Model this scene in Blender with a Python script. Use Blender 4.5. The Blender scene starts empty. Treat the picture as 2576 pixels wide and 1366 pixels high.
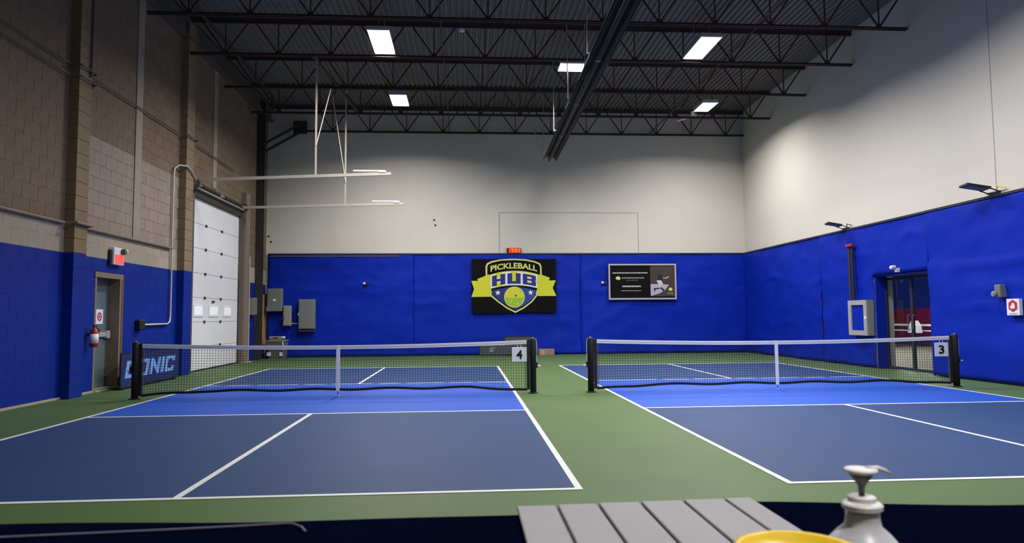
import bpy, math, random
from mathutils import Vector, Matrix, noise

# ------------------------------------------------------------------ camera, world, exposure
scene = bpy.context.scene
COL = scene.collection
CAM = Vector((-0.8982, -5.3222, 1.3270))
AX = Vector((0.99767280, -0.06773549, -0.00780284))
UP = Vector((0.00329880, -0.06635341, 0.99779073))
FW = Vector((0.06810359, 0.99549441, 0.06597555))
FPX = 1729.57
cd = bpy.data.cameras.new('camera')
cam = bpy.data.objects.new('camera', cd)
COL.objects.link(cam)
cd.sensor_fit = 'HORIZONTAL'; cd.sensor_width = 36.0; cd.lens = 36.0 * FPX / 2576.0
cd.clip_start = 0.05; cd.clip_end = 200
m4 = Matrix((AX, UP, -FW)).transposed().to_4x4(); m4.translation = CAM
cam.matrix_world = m4
cd.dof.use_dof = True; cd.dof.focus_distance = 13.0; cd.dof.aperture_fstop = 6.0
scene.camera = cam

world = bpy.data.worlds.new('world'); scene.world = world; world.use_nodes = True
world.node_tree.nodes['Background'].inputs[0].default_value = (0.02, 0.022, 0.026, 1)
world.node_tree.nodes['Background'].inputs[1].default_value = 0.2
vs = scene.view_settings
vs.view_transform = 'Standard'; vs.look = 'None'; vs.gamma = 1.0; vs.use_curve_mapping = False
vs.exposure = 0.0
LAMP_W = 315.0            # power of one high bay panel
LAMP_SPREAD = math.radians(156)


def at(px, py, ax, val):
    """pixel of the photograph -> point on the plane  axis = val"""
    d = FW + AX * ((px - 1288.0) / FPX) - UP * ((py - 683.0) / FPX)
    t = (val - CAM[ax]) / d[ax]
    return CAM + d * t


random.seed(7)

# ------------------------------------------------------------------ materials
def srgb(r, g, b):
    f = lambda c: c / 12.92 if c <= 0.04045 else ((c + 0.055) / 1.055) ** 2.4
    return (f(r / 255.0), f(g / 255.0), f(b / 255.0), 1.0)


def mat(name, col, rough=0.6, metal=0.0, var=0.0, vscale=3.0, bump=0.0, bscale=40.0,
        island=0.0, emit=None, estr=0.0, spec=0.5, detail=4.0, stretch=None):
    m = bpy.data.materials.new(name); m.use_nodes = True
    nt = m.node_tree; N = nt.nodes; L = nt.links
    b = N['Principled BSDF']
    b.inputs['Base Color'].default_value = col
    b.inputs['Roughness'].default_value = rough
    b.inputs['Metallic'].default_value = metal
    b.inputs['Specular IOR Level'].default_value = spec
    tc = N.new('ShaderNodeTexCoord')
    vec = tc.outputs['Object']
    if stretch:
        mp = N.new('ShaderNodeMapping'); mp.inputs['Scale'].default_value = stretch
        L.new(vec, mp.inputs['Vector']); vec = mp.outputs['Vector']
    last = None
    if var > 0 or island > 0:
        nz = N.new('ShaderNodeTexNoise'); nz.inputs['Scale'].default_value = vscale
        nz.inputs['Detail'].default_value = detail
        L.new(vec, nz.inputs['Vector'])
        mr = N.new('ShaderNodeMapRange')
        mr.inputs['From Min'].default_value = 0.3; mr.inputs['From Max'].default_value = 0.7
        mr.inputs['To Min'].default_value = 1 - var; mr.inputs['To Max'].default_value = 1 + var
        L.new(nz.outputs['Fac'], mr.inputs['Value'])
        fac = mr.outputs['Result']
        if island > 0:
            ge = N.new('ShaderNodeNewGeometry')
            m2 = N.new('ShaderNodeMapRange')
            m2.inputs['To Min'].default_value = 1 - island; m2.inputs['To Max'].default_value = 1 + island
            L.new(ge.outputs['Random Per Island'], m2.inputs['Value'])
            mu = N.new('ShaderNodeMath'); mu.operation = 'MULTIPLY'
            L.new(fac, mu.inputs[0]); L.new(m2.outputs['Result'], mu.inputs[1])
            fac = mu.outputs[0]
        mx = N.new('ShaderNodeMix'); mx.data_type = 'RGBA'; mx.blend_type = 'MULTIPLY'
        mx.inputs['Factor'].default_value = 1.0
        mx.inputs['A'].default_value = col
        cb = N.new('ShaderNodeCombineColor')
        for i in range(3): L.new(fac, cb.inputs[i])
        L.new(cb.outputs[0], mx.inputs['B'])
        L.new(mx.outputs['Result'], b.inputs['Base Color'])
    if bump > 0:
        n2 = N.new('ShaderNodeTexNoise'); n2.inputs['Scale'].default_value = bscale
        n2.inputs['Detail'].default_value = 3.0
        L.new(vec, n2.inputs['Vector'])
        bp = N.new('ShaderNodeBump'); bp.inputs['Strength'].default_value = bump
        bp.inputs['Distance'].default_value = 0.02
        L.new(n2.outputs['Fac'], bp.inputs['Height'])
        L.new(bp.outputs['Normal'], b.inputs['Normal'])
    if emit:
        b.inputs['Emission Color'].default_value = emit
        b.inputs['Emission Strength'].default_value = estr
    return m


M = {}
M['green'] = mat('court_green', srgb(76, 101, 56), 0.55, spec=0.3, var=0.07, vscale=1.2, bump=0.08, bscale=180)
M['slate'] = mat('court_slate', srgb(42, 66, 110), 0.55, spec=0.2, var=0.05, vscale=1.5, bump=0.08, bscale=180)
M['kitchen'] = mat('court_blue', srgb(30, 78, 182), 0.55, spec=0.3, var=0.05, vscale=1.5, bump=0.08, bscale=180)
M['line'] = mat('line_white', srgb(214, 218, 218), 0.55, var=0.04, vscale=8)
M['wallwhite'] = mat('wall_offwhite', srgb(208, 203, 195), 0.85, var=0.025, vscale=0.8, bump=0.04, bscale=25, spec=0.2)
M['rearwall'] = mat('wall_rear', srgb(120, 118, 116), 0.9, var=0.03)
M['mortar'] = mat('mortar', srgb(136, 120, 104), 0.95, var=0.1, vscale=20)
M['blockbrown'] = mat('block_taupe', srgb(122, 105, 88), 0.92, var=0.10, vscale=3.0, bump=0.25, bscale=60, island=0.06, spec=0.2)
M['blockcream'] = mat('block_cream', srgb(166, 155, 138), 0.9, var=0.05, vscale=4, bump=0.2, bscale=60, island=0.06, spec=0.2)
M['blocklit'] = mat('block_painted_light', srgb(150, 136, 124), 0.9, var=0.08, vscale=2.5, bump=0.25, bscale=60, island=0.05, spec=0.2)  # lamp light on the bay between the pilasters, put into the block colour
M['blockblue'] = mat('block_blue_paint', srgb(6, 40, 138), 0.6, spec=0.2, var=0.05, vscale=4, bump=0.15, bscale=60, island=0.04)
M['strip'] = mat('pale_strip', srgb(152, 140, 126), 0.9, var=0.06)
M['pilaster'] = mat('pilaster_tan', srgb(136, 118, 94), 0.9, var=0.08, vscale=4, bump=0.2, bscale=60, island=0.05, spec=0.2)
M['tarp'] = mat('tarp_blue', srgb(6, 38, 164), 0.55, var=0.05, vscale=1.5, bump=0.5, bscale=3.2, spec=0.14)
M['hem'] = mat('tarp_hem', srgb(30, 36, 60), 0.7)
M['deck'] = mat('roof_deck', srgb(106, 102, 100), 0.6, var=0.06, vscale=2)
M['steelred'] = mat('joist_red_oxide', srgb(70, 48, 46), 0.7, var=0.12, vscale=6)
M['steeldark'] = mat('steel_dark', srgb(48, 42, 40), 0.7, var=0.1, vscale=6)
M['steelgrey'] = mat('steel_grey', srgb(92, 86, 82), 0.6, var=0.08)
M['galv'] = mat('galvanised', srgb(186, 184, 180), 0.45, 0.35, var=0.06, vscale=8)
M['rail'] = mat('track_steel', srgb(190, 178, 168), 0.55, 0.1, var=0.05, vscale=6)
M['reflector'] = mat('heater_reflector', srgb(44, 44, 44), 0.5, 0.3, var=0.1, vscale=3)
M['heattube'] = mat('heater_tube', srgb(46, 44, 40), 0.6, 0.3, var=0.12, vscale=5)
M['doorwhite'] = mat('roller_door_white', srgb(222, 222, 226), 0.5, var=0.02)
M['seam'] = mat('seam_grey', srgb(150, 150, 154), 0.7)
M['frost'] = mat('frosted_pane', srgb(238, 240, 244), 0.2, emit=srgb(225, 232, 245), estr=0.25)
M['black'] = mat('black_plastic', srgb(24, 24, 28), 0.55)
M['blackpad'] = mat('black_pad', srgb(18, 18, 20), 0.7, bump=0.1, bscale=30)
M['netblack'] = mat('net_cord', srgb(20, 20, 24), 0.8)
M['tape'] = mat('white_tape', srgb(232, 232, 236), 0.65, var=0.03, vscale=12)
M['tapeshade'] = mat('tape_band', srgb(200, 200, 206), 0.7)
M['white'] = mat('white_plastic', srgb(232, 232, 234), 0.45)
M['card'] = mat('white_card', srgb(228, 230, 236), 0.5)
M['ink'] = mat('black_ink', srgb(14, 14, 18), 0.6)
M['red'] = mat('red_paint', srgb(170, 28, 30), 0.4)
M['redsign'] = mat('red_print', srgb(190, 40, 48), 0.6)
M['exitred'] = mat('exit_panel', srgb(225, 90, 84), 0.4, emit=srgb(255, 70, 60), estr=0.9)
M['doorgrey'] = mat('steel_door_grey', srgb(92, 108, 114), 0.5, var=0.04)
M['frame'] = mat('frame_tan', srgb(128, 112, 98), 0.6, var=0.06)
M['trimbrown'] = mat('trim_brown', srgb(104, 70, 50), 0.7, var=0.1)
M['navy'] = mat('barrier_navy', srgb(20, 34, 92), 0.6)
M['donic'] = mat('barrier_print', srgb(112, 158, 230), 0.6)
M['plywood'] = mat('plywood', srgb(166, 124, 88), 0.8, var=0.12, vscale=3, stretch=(8, 8, 1))
M['boxgrey'] = mat('electrical_grey', srgb(112, 116, 116), 0.55, var=0.04)
M['boxgrey2'] = mat('electrical_light', srgb(140, 138, 132), 0.55, var=0.04)
M['bin'] = mat('bin_grey', srgb(92, 92, 90), 0.6, var=0.06)
M['barrierdark'] = mat('barrier_charcoal', srgb(70, 72, 82), 0.7, var=0.05)
M['barrierprint'] = mat('barrier_grey_print', srgb(140, 134, 132), 0.7)
M['cardboard'] = mat('cardboard', srgb(140, 116, 96), 0.85, var=0.08)
M['bannerblack'] = mat('banner_black', srgb(14, 14, 17), 0.8, spec=0.12)
M['lime'] = mat('banner_lime', srgb(204, 206, 40), 0.5)
M['limepale'] = mat('banner_lime_pale', srgb(206, 212, 120), 0.5)
M['bannernavy'] = mat('banner_navy', srgb(30, 36, 120), 0.5)
M['bannernavy2'] = mat('banner_navy_light', srgb(34, 62, 150), 0.5)
M['bannerindigo'] = mat('banner_indigo', srgb(66, 62, 160), 0.5)
M['ballgreen'] = mat('banner_ball', srgb(150, 190, 50), 0.5)
M['adbrown'] = mat('poster_brown', srgb(60, 50, 46), 0.55, var=0.15, vscale=2)
M['adgrey'] = mat('poster_grey', srgb(196, 192, 200), 0.55)
M['adlav'] = mat('poster_lavender', srgb(170, 166, 196), 0.55)
M['adskin'] = mat('poster_skin', srgb(206, 160, 140), 0.55)
M['adtext'] = mat('poster_text', srgb(190, 184, 190), 0.55)
M['adframe'] = mat('poster_border', srgb(170, 168, 182), 0.5)
M['led'] = mat('led_red', srgb(255, 40, 10), 0.4, emit=(1.0, 0.055, 0.008, 1), estr=6.0)
M['ledglow'] = mat('led_face', srgb(120, 10, 6), 0.4, emit=(1.0, 0.03, 0.005, 1), estr=1.3)
M['lens'] = mat('lamp_lens', srgb(250, 250, 255), 0.4, emit=(0.96, 0.97, 1.0, 1), estr=4.0)
M['housing'] = mat('lamp_housing', srgb(200, 200, 204), 0.5)
M['tablenavy'] = mat('counter_cloth', srgb(6, 9, 30), 0.95, var=0.1, vscale=6, spec=0.0)
M['slat'] = mat('slat_grey', srgb(150, 148, 155), 0.6, var=0.03, vscale=6)
M['groove'] = mat('slat_groove', srgb(112, 110, 118), 0.8)
M['yellow'] = mat('tub_yellow', srgb(240, 200, 20), 0.35, spec=0.5)
M['bottle'] = mat('bottle_white', srgb(206, 206, 216), 0.35)
M['pumpgrey'] = mat('pump_grey', srgb(110, 106, 116), 0.4)
M['edgeglint'] = mat('edge_glint_grey', srgb(90, 90, 110), 0.6)
M['hallblue'] = mat('hall_blue', srgb(24, 52, 140), 0.7, var=0.04)
M['hallred'] = mat('hall_red', srgb(150, 26, 30), 0.7, var=0.05)
M['hallfloor'] = mat('hall_floor', srgb(112, 108, 94), 0.5, var=0.06)
M['hallcream'] = mat('hall_cream', srgb(210, 198, 176), 0.8)

gm = bpy.data.materials.new('door_glass'); gm.use_nodes = True
nt = gm.node_tree; nt.nodes.clear()
o_ = nt.nodes.new('ShaderNodeOutputMaterial'); mx_ = nt.nodes.new('ShaderNodeMixShader')
tr_ = nt.nodes.new('ShaderNodeBsdfTransparent'); gl_ = nt.nodes.new('ShaderNodeBsdfGlossy')
tr_.inputs[0].default_value = (0.86, 0.89, 0.9, 1); gl_.inputs['Roughness'].default_value = 0.03
mx_.inputs[0].default_value = 0.05
nt.links.new(tr_.outputs[0], mx_.inputs[1])
nt.links.new(gl_.outputs[0], mx_.inputs[2]); nt.links.new(mx_.outputs[0], o_.inputs[0])
M['glass'] = gm


# ------------------------------------------------------------------ mesh helpers
class MB:
    def __init__(s): s.v = []; s.f = []

    def box(s, x0, x1, y0, y1, z0, z1):
        n = len(s.v)
        s.v += [(x0, y0, z0), (x1, y0, z0), (x1, y1, z0), (x0, y1, z0), (x0, y0, z1), (x1, y0, z1), (x1, y1, z1), (x0, y1, z1)]
        s.f += [tuple(n + i for i in q) for q in ((3, 2, 1, 0), (4, 5, 6, 7), (0, 1, 5, 4), (1, 2, 6, 5), (2, 3, 7, 6), (3, 0, 4, 7))]
        return s

    def rbox(s, x0, x1, y0, y1, z0, z1, r=0.01):
        """box with chamfered edges"""
        n = len(s.v)
        c = ((x0 + x1) / 2, (y0 + y1) / 2, (z0 + z1) / 2); h = ((x1 - x0) / 2, (y1 - y0) / 2, (z1 - z0) / 2)
        idx = {}
        for sx in (-1, 1):
            for sy in (-1, 1):
                for sz in (-1, 1):
                    sg = (sx, sy, sz)
                    for a in range(3):
                        p = [c[i] + sg[i] * (h[i] - (0 if i == a else r)) for i in range(3)]
                        idx[(sx, sy, sz, a)] = len(s.v); s.v.append(tuple(p))
        F = s.f
        for a in range(3):
            b, d = (a + 1) % 3, (a + 2) % 3
            for sa in (-1, 1):
                def k(sb, sd, ax=a):
                    t = [0, 0, 0]; t[a] = sa; t[b] = sb; t[d] = sd
                    return idx[(t[0], t[1], t[2], ax)]
                q = [k(-1, -1), k(1, -1), k(1, 1), k(-1, 1)]
                F.append(tuple(q if sa > 0 else q[::-1]))
        for a in range(3):
            b, d = (a + 1) % 3, (a + 2) % 3
            for sb in (-1, 1):
                for sd in (-1, 1):
                    def k(sa, ax):
                        t = [0, 0, 0]; t[a] = sa; t[b] = sb; t[d] = sd
                        return idx[(t[0], t[1], t[2], ax)]
                    q = [k(-1, b), k(1, b), k(1, d), k(-1, d)]
                    F.append(tuple(q if sb * sd < 0 else q[::-1]))
        for sx in (-1, 1):
            for sy in (-1, 1):
                for sz in (-1, 1):
                    q = [idx[(sx, sy, sz, a)] for a in range(3)]
                    F.append(tuple(q if sx * sy * sz > 0 else q[::-1]))
        return s

    def bar(s, p, q, w, h, ref=(0, 0, 1)):
        p = Vector(p); q = Vector(q); d = (q - p).normalized(); r = Vector(ref)
        if abs(d.dot(r)) > 0.99: r = Vector((0, 1, 0))
        u = d.cross(r).normalized(); v = u.cross(d)
        n = len(s.v)
        for c in (p, q):
            for a, b in ((-1, -1), (1, -1), (1, 1), (-1, 1)):
                s.v.append(tuple(c + u * (a * w / 2) + v * (b * h / 2)))
        s.f += [tuple(n + i for i in t) for t in ((0, 1, 2, 3), (7, 6, 5, 4), (4, 5, 1, 0), (5, 6, 2, 1), (6, 7, 3, 2), (7, 4, 0, 3))]
        return s

    def path(s, pts, r, n=8, caps=True):
        pts = [Vector(p) for p in pts]; base = len(s.v); m = len(pts)
        prev = None
        for i, p in enumerate(pts):
            d = (pts[min(i + 1, m - 1)] - pts[max(i - 1, 0)]).normalized()
            if prev is None:
                ref = Vector((0, 0, 1)) if abs(d.z) < 0.9 else Vector((0, 1, 0))
                u = d.cross(ref).normalized()
            else:
                u = (prev - d * prev.dot(d)).normalized()
            prev = u; v = d.cross(u)
            rr = r[i] if isinstance(r, (list, tuple)) else r
            for k in range(n):
                a = 2 * math.pi * k / n
                s.v.append(tuple(p + u * (math.cos(a) * rr) + v * (math.sin(a) * rr)))
        for i in range(m - 1):
            for k in range(n):
                a = base + i * n + k; b = base + i * n + (k + 1) % n
                s.f.append((a, b, b + n, a + n))
        if caps:
            s.f.append(tuple(base + k for k in range(n))[::-1])
            s.f.append(tuple(base + (m - 1) * n + k for k in range(n)))
        return s

    def lathe(s, prof, c, n=28, axis=(0, 0, 1)):
        a = Vector(axis).normalized(); ref = Vector((1, 0, 0)) if abs(a.x) < 0.9 else Vector((0, 1, 0))
        u = a.cross(ref).normalized(); v = a.cross(u); c = Vector(c); base = len(s.v)
        for r, h in prof:
            for k in range(n):
                t = 2 * math.pi * k / n
                s.v.append(tuple(c + a * h + u * (r * math.cos(t)) + v * (r * math.sin(t))))
        for i in range(len(prof) - 1):
            for k in range(n):
                p = base + i * n + k; q = base + i * n + (k + 1) % n
                s.f.append((p, q, q + n, p + n))
        s.f.append(tuple(base + k for k in range(n))[::-1])
        s.f.append(tuple(base + (len(prof) - 1) * n + k for k in range(n)))
        return s

    def prism(s, poly, O, U, V, depth):
        """poly in the plane O + a U + b V, from that plane out by depth along U x V"""
        O = Vector(O); U = Vector(U); V = Vector(V); W = U.cross(V).normalized(); n = len(s.v); m = len(poly)
        area = sum(poly[i][0] * poly[(i + 1) % m][1] - poly[(i + 1) % m][0] * poly[i][1] for i in range(m))
        if area < 0: poly = poly[::-1]
        for e in (0, depth):
            for a, b in poly: s.v.append(tuple(O + U * a + V * b + W * e))
        s.f.append(tuple(n + i for i in range(m))[::-1]); s.f.append(tuple(n + m + i for i in range(m)))
        for i in range(m):
            j = (i + 1) % m
            s.f.append((n + i, n + j, n + m + j, n + m + i))
        return s

    def ring(s, outer, inner, O, U, V, depth):
        """frame between two closed outlines with the same number of points"""
        O = Vector(O); U = Vector(U); V = Vector(V); W = U.cross(V).normalized(); n = len(s.v); m = len(outer)
        for e in (0, depth):
            for pl in (outer, inner):
                for a, b in pl: s.v.append(tuple(O + U * a + V * b + W * e))
        for i in range(m):
            j = (i + 1) % m
            s.f.append((n + 2 * m + i, n + 2 * m + j, n + 3 * m + j, n + 3 * m + i))
            s.f.append((n + i, n + j, n + 2 * m + j, n + 2 * m + i))
            s.f.append((n + m + j, n + m + i, n + 3 * m + i, n + 3 * m + j))
        return s

    def mesh(s, name, smooth=False):
        me = bpy.data.meshes.new(name); me.from_pydata(s.v, [], s.f); me.update()
        if smooth:
            for p in me.polygons: p.use_smooth = True
        return me

    def build(s, name, material, parent=None, smooth=False):
        return link(name, s.mesh(name, smooth), material, parent)


def link(name, me, material, parent=None):
    if material is not None and len(me.materials) == 0:
        me.materials.append(M[material] if isinstance(material, str) else material)
    o = bpy.data.objects.new(name, me); COL.objects.link(o)
    if parent: o.parent = parent
    return o


def box(name, material, parent, *a): return MB().box(*a).build(name, material, parent)


def rb(name, material, parent, *a, r=0.01): return MB().rbox(*a, r=r).build(name, material, parent)


def tag(o, label, cat=None, group=None, kind=None):
    if label: o['label'] = label
    if cat: o['category'] = cat
    if group: o['group'] = group
    if kind: o['kind'] = kind
    return o


def thing(name, loc, label, cat, group=None):
    """Empty at the base; parts are built in world coordinates, so it keeps identity rotation and its parts are offset"""
    o = bpy.data.objects.new(name, None); COL.objects.link(o); o.empty_display_size = 0.2
    o.location = loc
    return tag(o, label, cat, group)


def settle(root):
    """parts were written in world coordinates: express them relative to the root Empty"""
    inv = Matrix.Translation(-Vector(root.location))
    for c in root.children: c.matrix_parent_inverse = inv
    return root


def struct(o, label=None): return tag(o, label, None, None, 'structure')


def text_geo(body, size=1.0, offset=0.0, extrude=0.002):
    cu = bpy.data.curves.new('txt', 'FONT'); cu.body = body; cu.size = size; cu.offset = offset; cu.extrude = extrude
    cu.resolution_u = 4; cu.align_x = 'CENTER'; cu.align_y = 'CENTER'
    ob = bpy.data.objects.new('txt', cu); COL.objects.link(ob)
    dg = bpy.context.evaluated_depsgraph_get(); dg.update()
    me = bpy.data.meshes.new_from_object(ob.evaluated_get(dg))
    v = [tuple(q.co) for q in me.vertices]; f = [tuple(p.vertices) for p in me.polygons]
    bpy.data.objects.remove(ob); bpy.data.curves.remove(cu); bpy.data.meshes.remove(me)
    xs = [q[0] for q in v]; ys = [q[1] for q in v]
    cx = (min(xs) + max(xs)) / 2; cy = (min(ys) + max(ys)) / 2
    return [(a - cx, b - cy, c) for a, b, c in v], f, max(xs) - min(xs), max(ys) - min(ys)


def text_obj(name, body, material, parent, O, U, V, w, h, offset=0.0, warp=None):
    v, f, tw, th = text_geo(body, 1.0, offset)
    O = Vector(O); U = Vector(U); V = Vector(V); W = U.cross(V).normalized()
    mb = MB()
    for a, b, c in v:
        a = a * w / tw; b = b * h / th
        if warp: a, b = warp(a, b)
        mb.v.append(tuple(O + U * a + V * b + W * c))
    mb.f = f
    return mb.build(name, material, parent)


BU, BV = Vector((1, 0, 0)), Vector((0, 0, 1))       # back wall: faces -y
RU = Vector((0, -1, 0))                             # right wall: faces -x
LU = Vector((0, 1, 0))                              # left wall: faces +x

XL, XR, YB, YF, ZC = -7.75, 9.22, 18.85, -9.0, 8.72
TARP = 3.56

# ------------------------------------------------------------------ setting: floor with painted courts
fl = struct(box('floor', 'green', None, XL - 0.4, XR + 0.45, YF, YB + 0.3, -0.2, 0.0), 'green acrylic sports floor with two blue painted courts')
CW, CL, KT = 6.096, 13.41, 2.134
NETY = CL / 2


def court(x0, y0, which):
    a = box('court_surface', 'slate', fl, x0, x0 + CW, y0, y0 + CL, -0.001, 0.0015)
    a['label'] = 'slate blue court surface of the %s court' % which
    k = box('kitchen_surface', 'kitchen', fl, x0, x0 + CW, y0 + NETY - KT, y0 + NETY + KT, 0.0, 0.003)
    k['label'] = 'bright blue no-volley zone of the %s court' % which
    z0, z1, w = 0.0, 0.0045, 0.055
    for yy in (y0, y0 + CL - w):
        box('court_line', 'line', fl, x0, x0 + CW, yy, yy + w, z0, z1)
    for yy in (y0 + NETY - KT - w, y0 + NETY + KT):
        box('court_line', 'line', fl, x0 + w, x0 + CW - w, yy, yy + w, z0, z1)
    for xx in (x0, x0 + CW - w):
        box('court_line', 'line', fl, xx, xx + w, y0 + w, y0 + CL - w, z0, z1)
    xc = x0 + CW / 2
    for ya, yb in ((y0 + w, y0 + NETY - KT - w), (y0 + NETY + KT + w, y0 + CL - w)):
        box('court_line', 'line', fl, xc - w / 2, xc + w / 2, ya, yb, z0, z1)


X4, Y4 = -CW, 0.0
X3, Y3 = 1.63, 0.02
court(X4, Y4, 'left-hand')
court(X3, Y3, 'right-hand')

# ------------------------------------------------------------------ walls
wb = struct(box('wall_back', 'wallwhite', None, XL - 0.4, XR + 0.45, YB, YB + 0.3, 0, ZC + 0.1), 'off-white back wall above the blue tarp')
p0, p1 = at(1256, 535, 1, YB), at(1606, 636, 1, YB)
box('access_panel', 'wallwhite', wb, p0.x, p1.x, YB - 0.012, YB + 0.01, TARP - 0.2, p0.z)
for xx in (p0.x, p1.x):
    box('panel_joint', 'seam', wb, xx - 0.012, xx + 0.012, YB - 0.014, YB, TARP, p0.z)
box('panel_joint', 'seam', wb, p0.x, p1.x, YB - 0.014, YB, p0.z - 0.012, p0.z + 0.012)
for px, py in ((1092, 553), (1095, 566), (676, 594), (682, 608)):
    q = at(px, py, 1, YB - 0.02)
    MB().rbox(q.x - 0.03, q.x + 0.03, YB - 0.03, YB, q.z - 0.025, q.z + 0.025, r=0.006).build('bolt', 'steeldark', wb)

DY0, DY1, DZ = at(2338, 800, 0, XR - .08).y, at(2200, 800, 0, XR - .08).y, 2.28       # doorway in the right wall
mb = MB()
mb.box(XR, XR + 0.42, YF, DY0, 0, ZC + 0.1).box(XR, XR + 0.42, DY1, YB, 0, ZC + 0.1).box(XR, XR + 0.42, DY0, DY1, DZ, ZC + 0.1)
wr = struct(mb.build('wall_right', 'wallwhite'), 'off-white right wall above the blue tarp')
for yy in (7.0, 12.98 + 6.3, 0.9):
    if yy < YB: box('panel_joint', 'seam', wr, XR - 0.003, XR, yy - 0.01, yy + 0.01, TARP, ZC)
wf = struct(box('wall_front', 'rearwall', None, XL - 0.4, XR + 0.45, YF - 0.3, YF, 0, ZC + 0.1), 'plain wall behind the counter')

# ceiling: ribbed steel deck, ribs along y
mb = MB(); x = XL - 0.3; prof = []
P = 0.152
while x < XR + 0.3:
    prof += [(x, ZC), (x + 0.06, ZC), (x + 0.076, ZC + 0.04), (x + 0.136, ZC + 0.04)]; x += P
for i in range(len(prof) - 1):
    (a, za), (b, zb) = prof[i], prof[i + 1]; n = len(mb.v)
    mb.v += [(a, YF, za), (b, YF, zb), (b, YB, zb), (a, YB, za)]; mb.f.append((n + 3, n + 2, n + 1, n))
mb.box(XL - 0.4, XR + 0.45, YF, YB, ZC + 0.06, ZC + 0.2)
struct(mb.build('ceiling', 'deck'), 'dark ribbed steel roof deck')

# left wall: mortar core plus single blocks
HC = 0.2489
LD0, LD1, LDZ = 7.93, 8.86, 2.18       # steel door
RD0, RD1, RDZ = 12.36, 16.02, 4.48     # roller door
PIL = [(6.88, 7.28), (11.52, 11.98)]
W0 = 1.0
mb = MB(); xc0, xc1 = XL - 0.35, XL - 0.006
mb.box(xc0, xc1, YF, LD0, 0, ZC + 0.1).box(xc0, xc1, LD0, LD1, LDZ, ZC + 0.1).box(xc0, xc1, LD1, RD0, 0, ZC + 0.1)
mb.box(xc0, xc1, RD0, RD1, RDZ, ZC + 0.1).box(xc0, xc1, RD1, YB, 0, ZC + 0.1)
wl = struct(mb.build('wall_left', 'mortar'), 'concrete block left wall, lower part painted blue')
BL = 0.41
for nm_, m_, za, zb in (('painted_joints', 'blockblue', 0, 10 * HC), ('cream_joints', 'blockcream', 10 * HC, 12 * HC)):
    j_ = MB()
    for a_, b_ in ((W0, LD0), (LD0, LD1), (LD1, RD0), (RD1, YB - .01)):
        if a_ == LD0: 
            if zb <= LDZ: continue
            j_.box(XL - .02, XL - .003, a_, b_, max(za, LDZ), zb)
        else: j_.box(XL - .02, XL - .003, a_, b_, za, zb)
    j_.build(nm_, m_, wl)
cells = []
for c in range(int(ZC / HC)):
    z0, z1 = c * HC, (c + 1) * HC
    y = W0 - (BL / 2 if c % 2 else 0)
    while y < YB - 0.02:
        a, b = max(y, W0), min(y + BL, YB - 0.01); y += BL
        segs = [(a, b)]
        for (o0, o1, oz) in ((LD0, LD1, LDZ), (RD0, RD1, RDZ)):
            if z0 + 0.5 * HC < oz:
                ns = []
                for (s0, s1) in segs:
                    if s1 <= o0 or s0 >= o1: ns.append((s0, s1)); continue
                    if s0 < o0: ns.append((s0, o0))
                    if s1 > o1: ns.append((o1, s1))
                segs = ns
        for (s0, s1) in segs:
            if s1 - s0 < 0.05: continue
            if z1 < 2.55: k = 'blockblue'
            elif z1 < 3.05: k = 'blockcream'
            elif z1 < 4.75 and 7.28 < (s0 + s1) / 2 < 11.5: k = 'blocklit'
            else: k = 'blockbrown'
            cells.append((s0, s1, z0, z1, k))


def inframe(p):
    d = Vector(p) - CAM; Z = d.dot(FW)
    if Z < 0.1: return False
    return 0 < 1288 + FPX * d.dot(AX) / Z < 2576 and 0 < 683 - FPX * d.dot(UP) / Z < 1366


def cellkey(c):
    p = (XL, (c[0] + c[1]) / 2, (c[2] + c[3]) / 2)
    return (0 if inframe(p) else 1, (Vector(p) - CAM).length)


cells.sort(key=cellkey)
cache = {}
J = 0.0035
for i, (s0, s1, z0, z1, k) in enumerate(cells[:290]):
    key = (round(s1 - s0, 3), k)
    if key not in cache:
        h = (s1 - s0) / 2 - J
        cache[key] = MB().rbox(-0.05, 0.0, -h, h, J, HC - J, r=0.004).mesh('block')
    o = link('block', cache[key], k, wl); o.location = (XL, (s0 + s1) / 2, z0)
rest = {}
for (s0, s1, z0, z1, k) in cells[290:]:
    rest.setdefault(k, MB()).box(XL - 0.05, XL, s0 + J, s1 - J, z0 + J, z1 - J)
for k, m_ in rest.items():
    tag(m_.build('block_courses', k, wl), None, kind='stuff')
# pilasters of stacked block
PX = XL + 0.17
for (a, b) in PIL:
    pr = MB().box(XL - 0.05, PX - 0.012, a + 0.01, b - 0.01, 0, ZC).build('pilaster', 'mortar', wl)
    c = 0; cache2 = {}
    while (c + 1) * HC < ZC:
        k = 'blockblue' if (c + 1) * HC < 2.55 else 'pilaster'
        if k not in cache2:
            cache2[k] = MB().rbox(XL - 0.02, PX, a, b, 0.003, HC - 0.003, r=0.004).mesh('block')
        o = link('block', cache2[k], k, pr); o.location = (0, 0, c * HC); c += 1
# pale vertical strips on the upper wall
for px in (348, 541):
    q = at(px, 330, 0, XL)
    box('pale_strip', 'strip', wl, XL - 0.01, XL + 0.02, q.y - 0.14, q.y + 0.14, 2.99 if px < 400 else 4.9, ZC)
# concrete footing lip at the wall base
box('footing', 'blockcream', wl, XL - 0.02, XL + 0.03, 4.0, LD0, 0, 0.035)
# steel edge beam along the wall head
MB().box(XL - 0.02, XL + 0.2, 4.0, YB, 8.18, 8.22).box(XL + 0.07, XL + 0.1, 4.0, YB, 8.22, 8.60).box(XL - 0.02, XL + 0.2, 4.0, YB, 8.60, 8.64).build('edge_beam', 'steelgrey', wl)
# plywood strip beside the corner
box('plywood_board', 'plywood', wl, XL - 0.01, XL + 0.03, 18.05, YB - 0.02, 0.45, 2.15)
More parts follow.
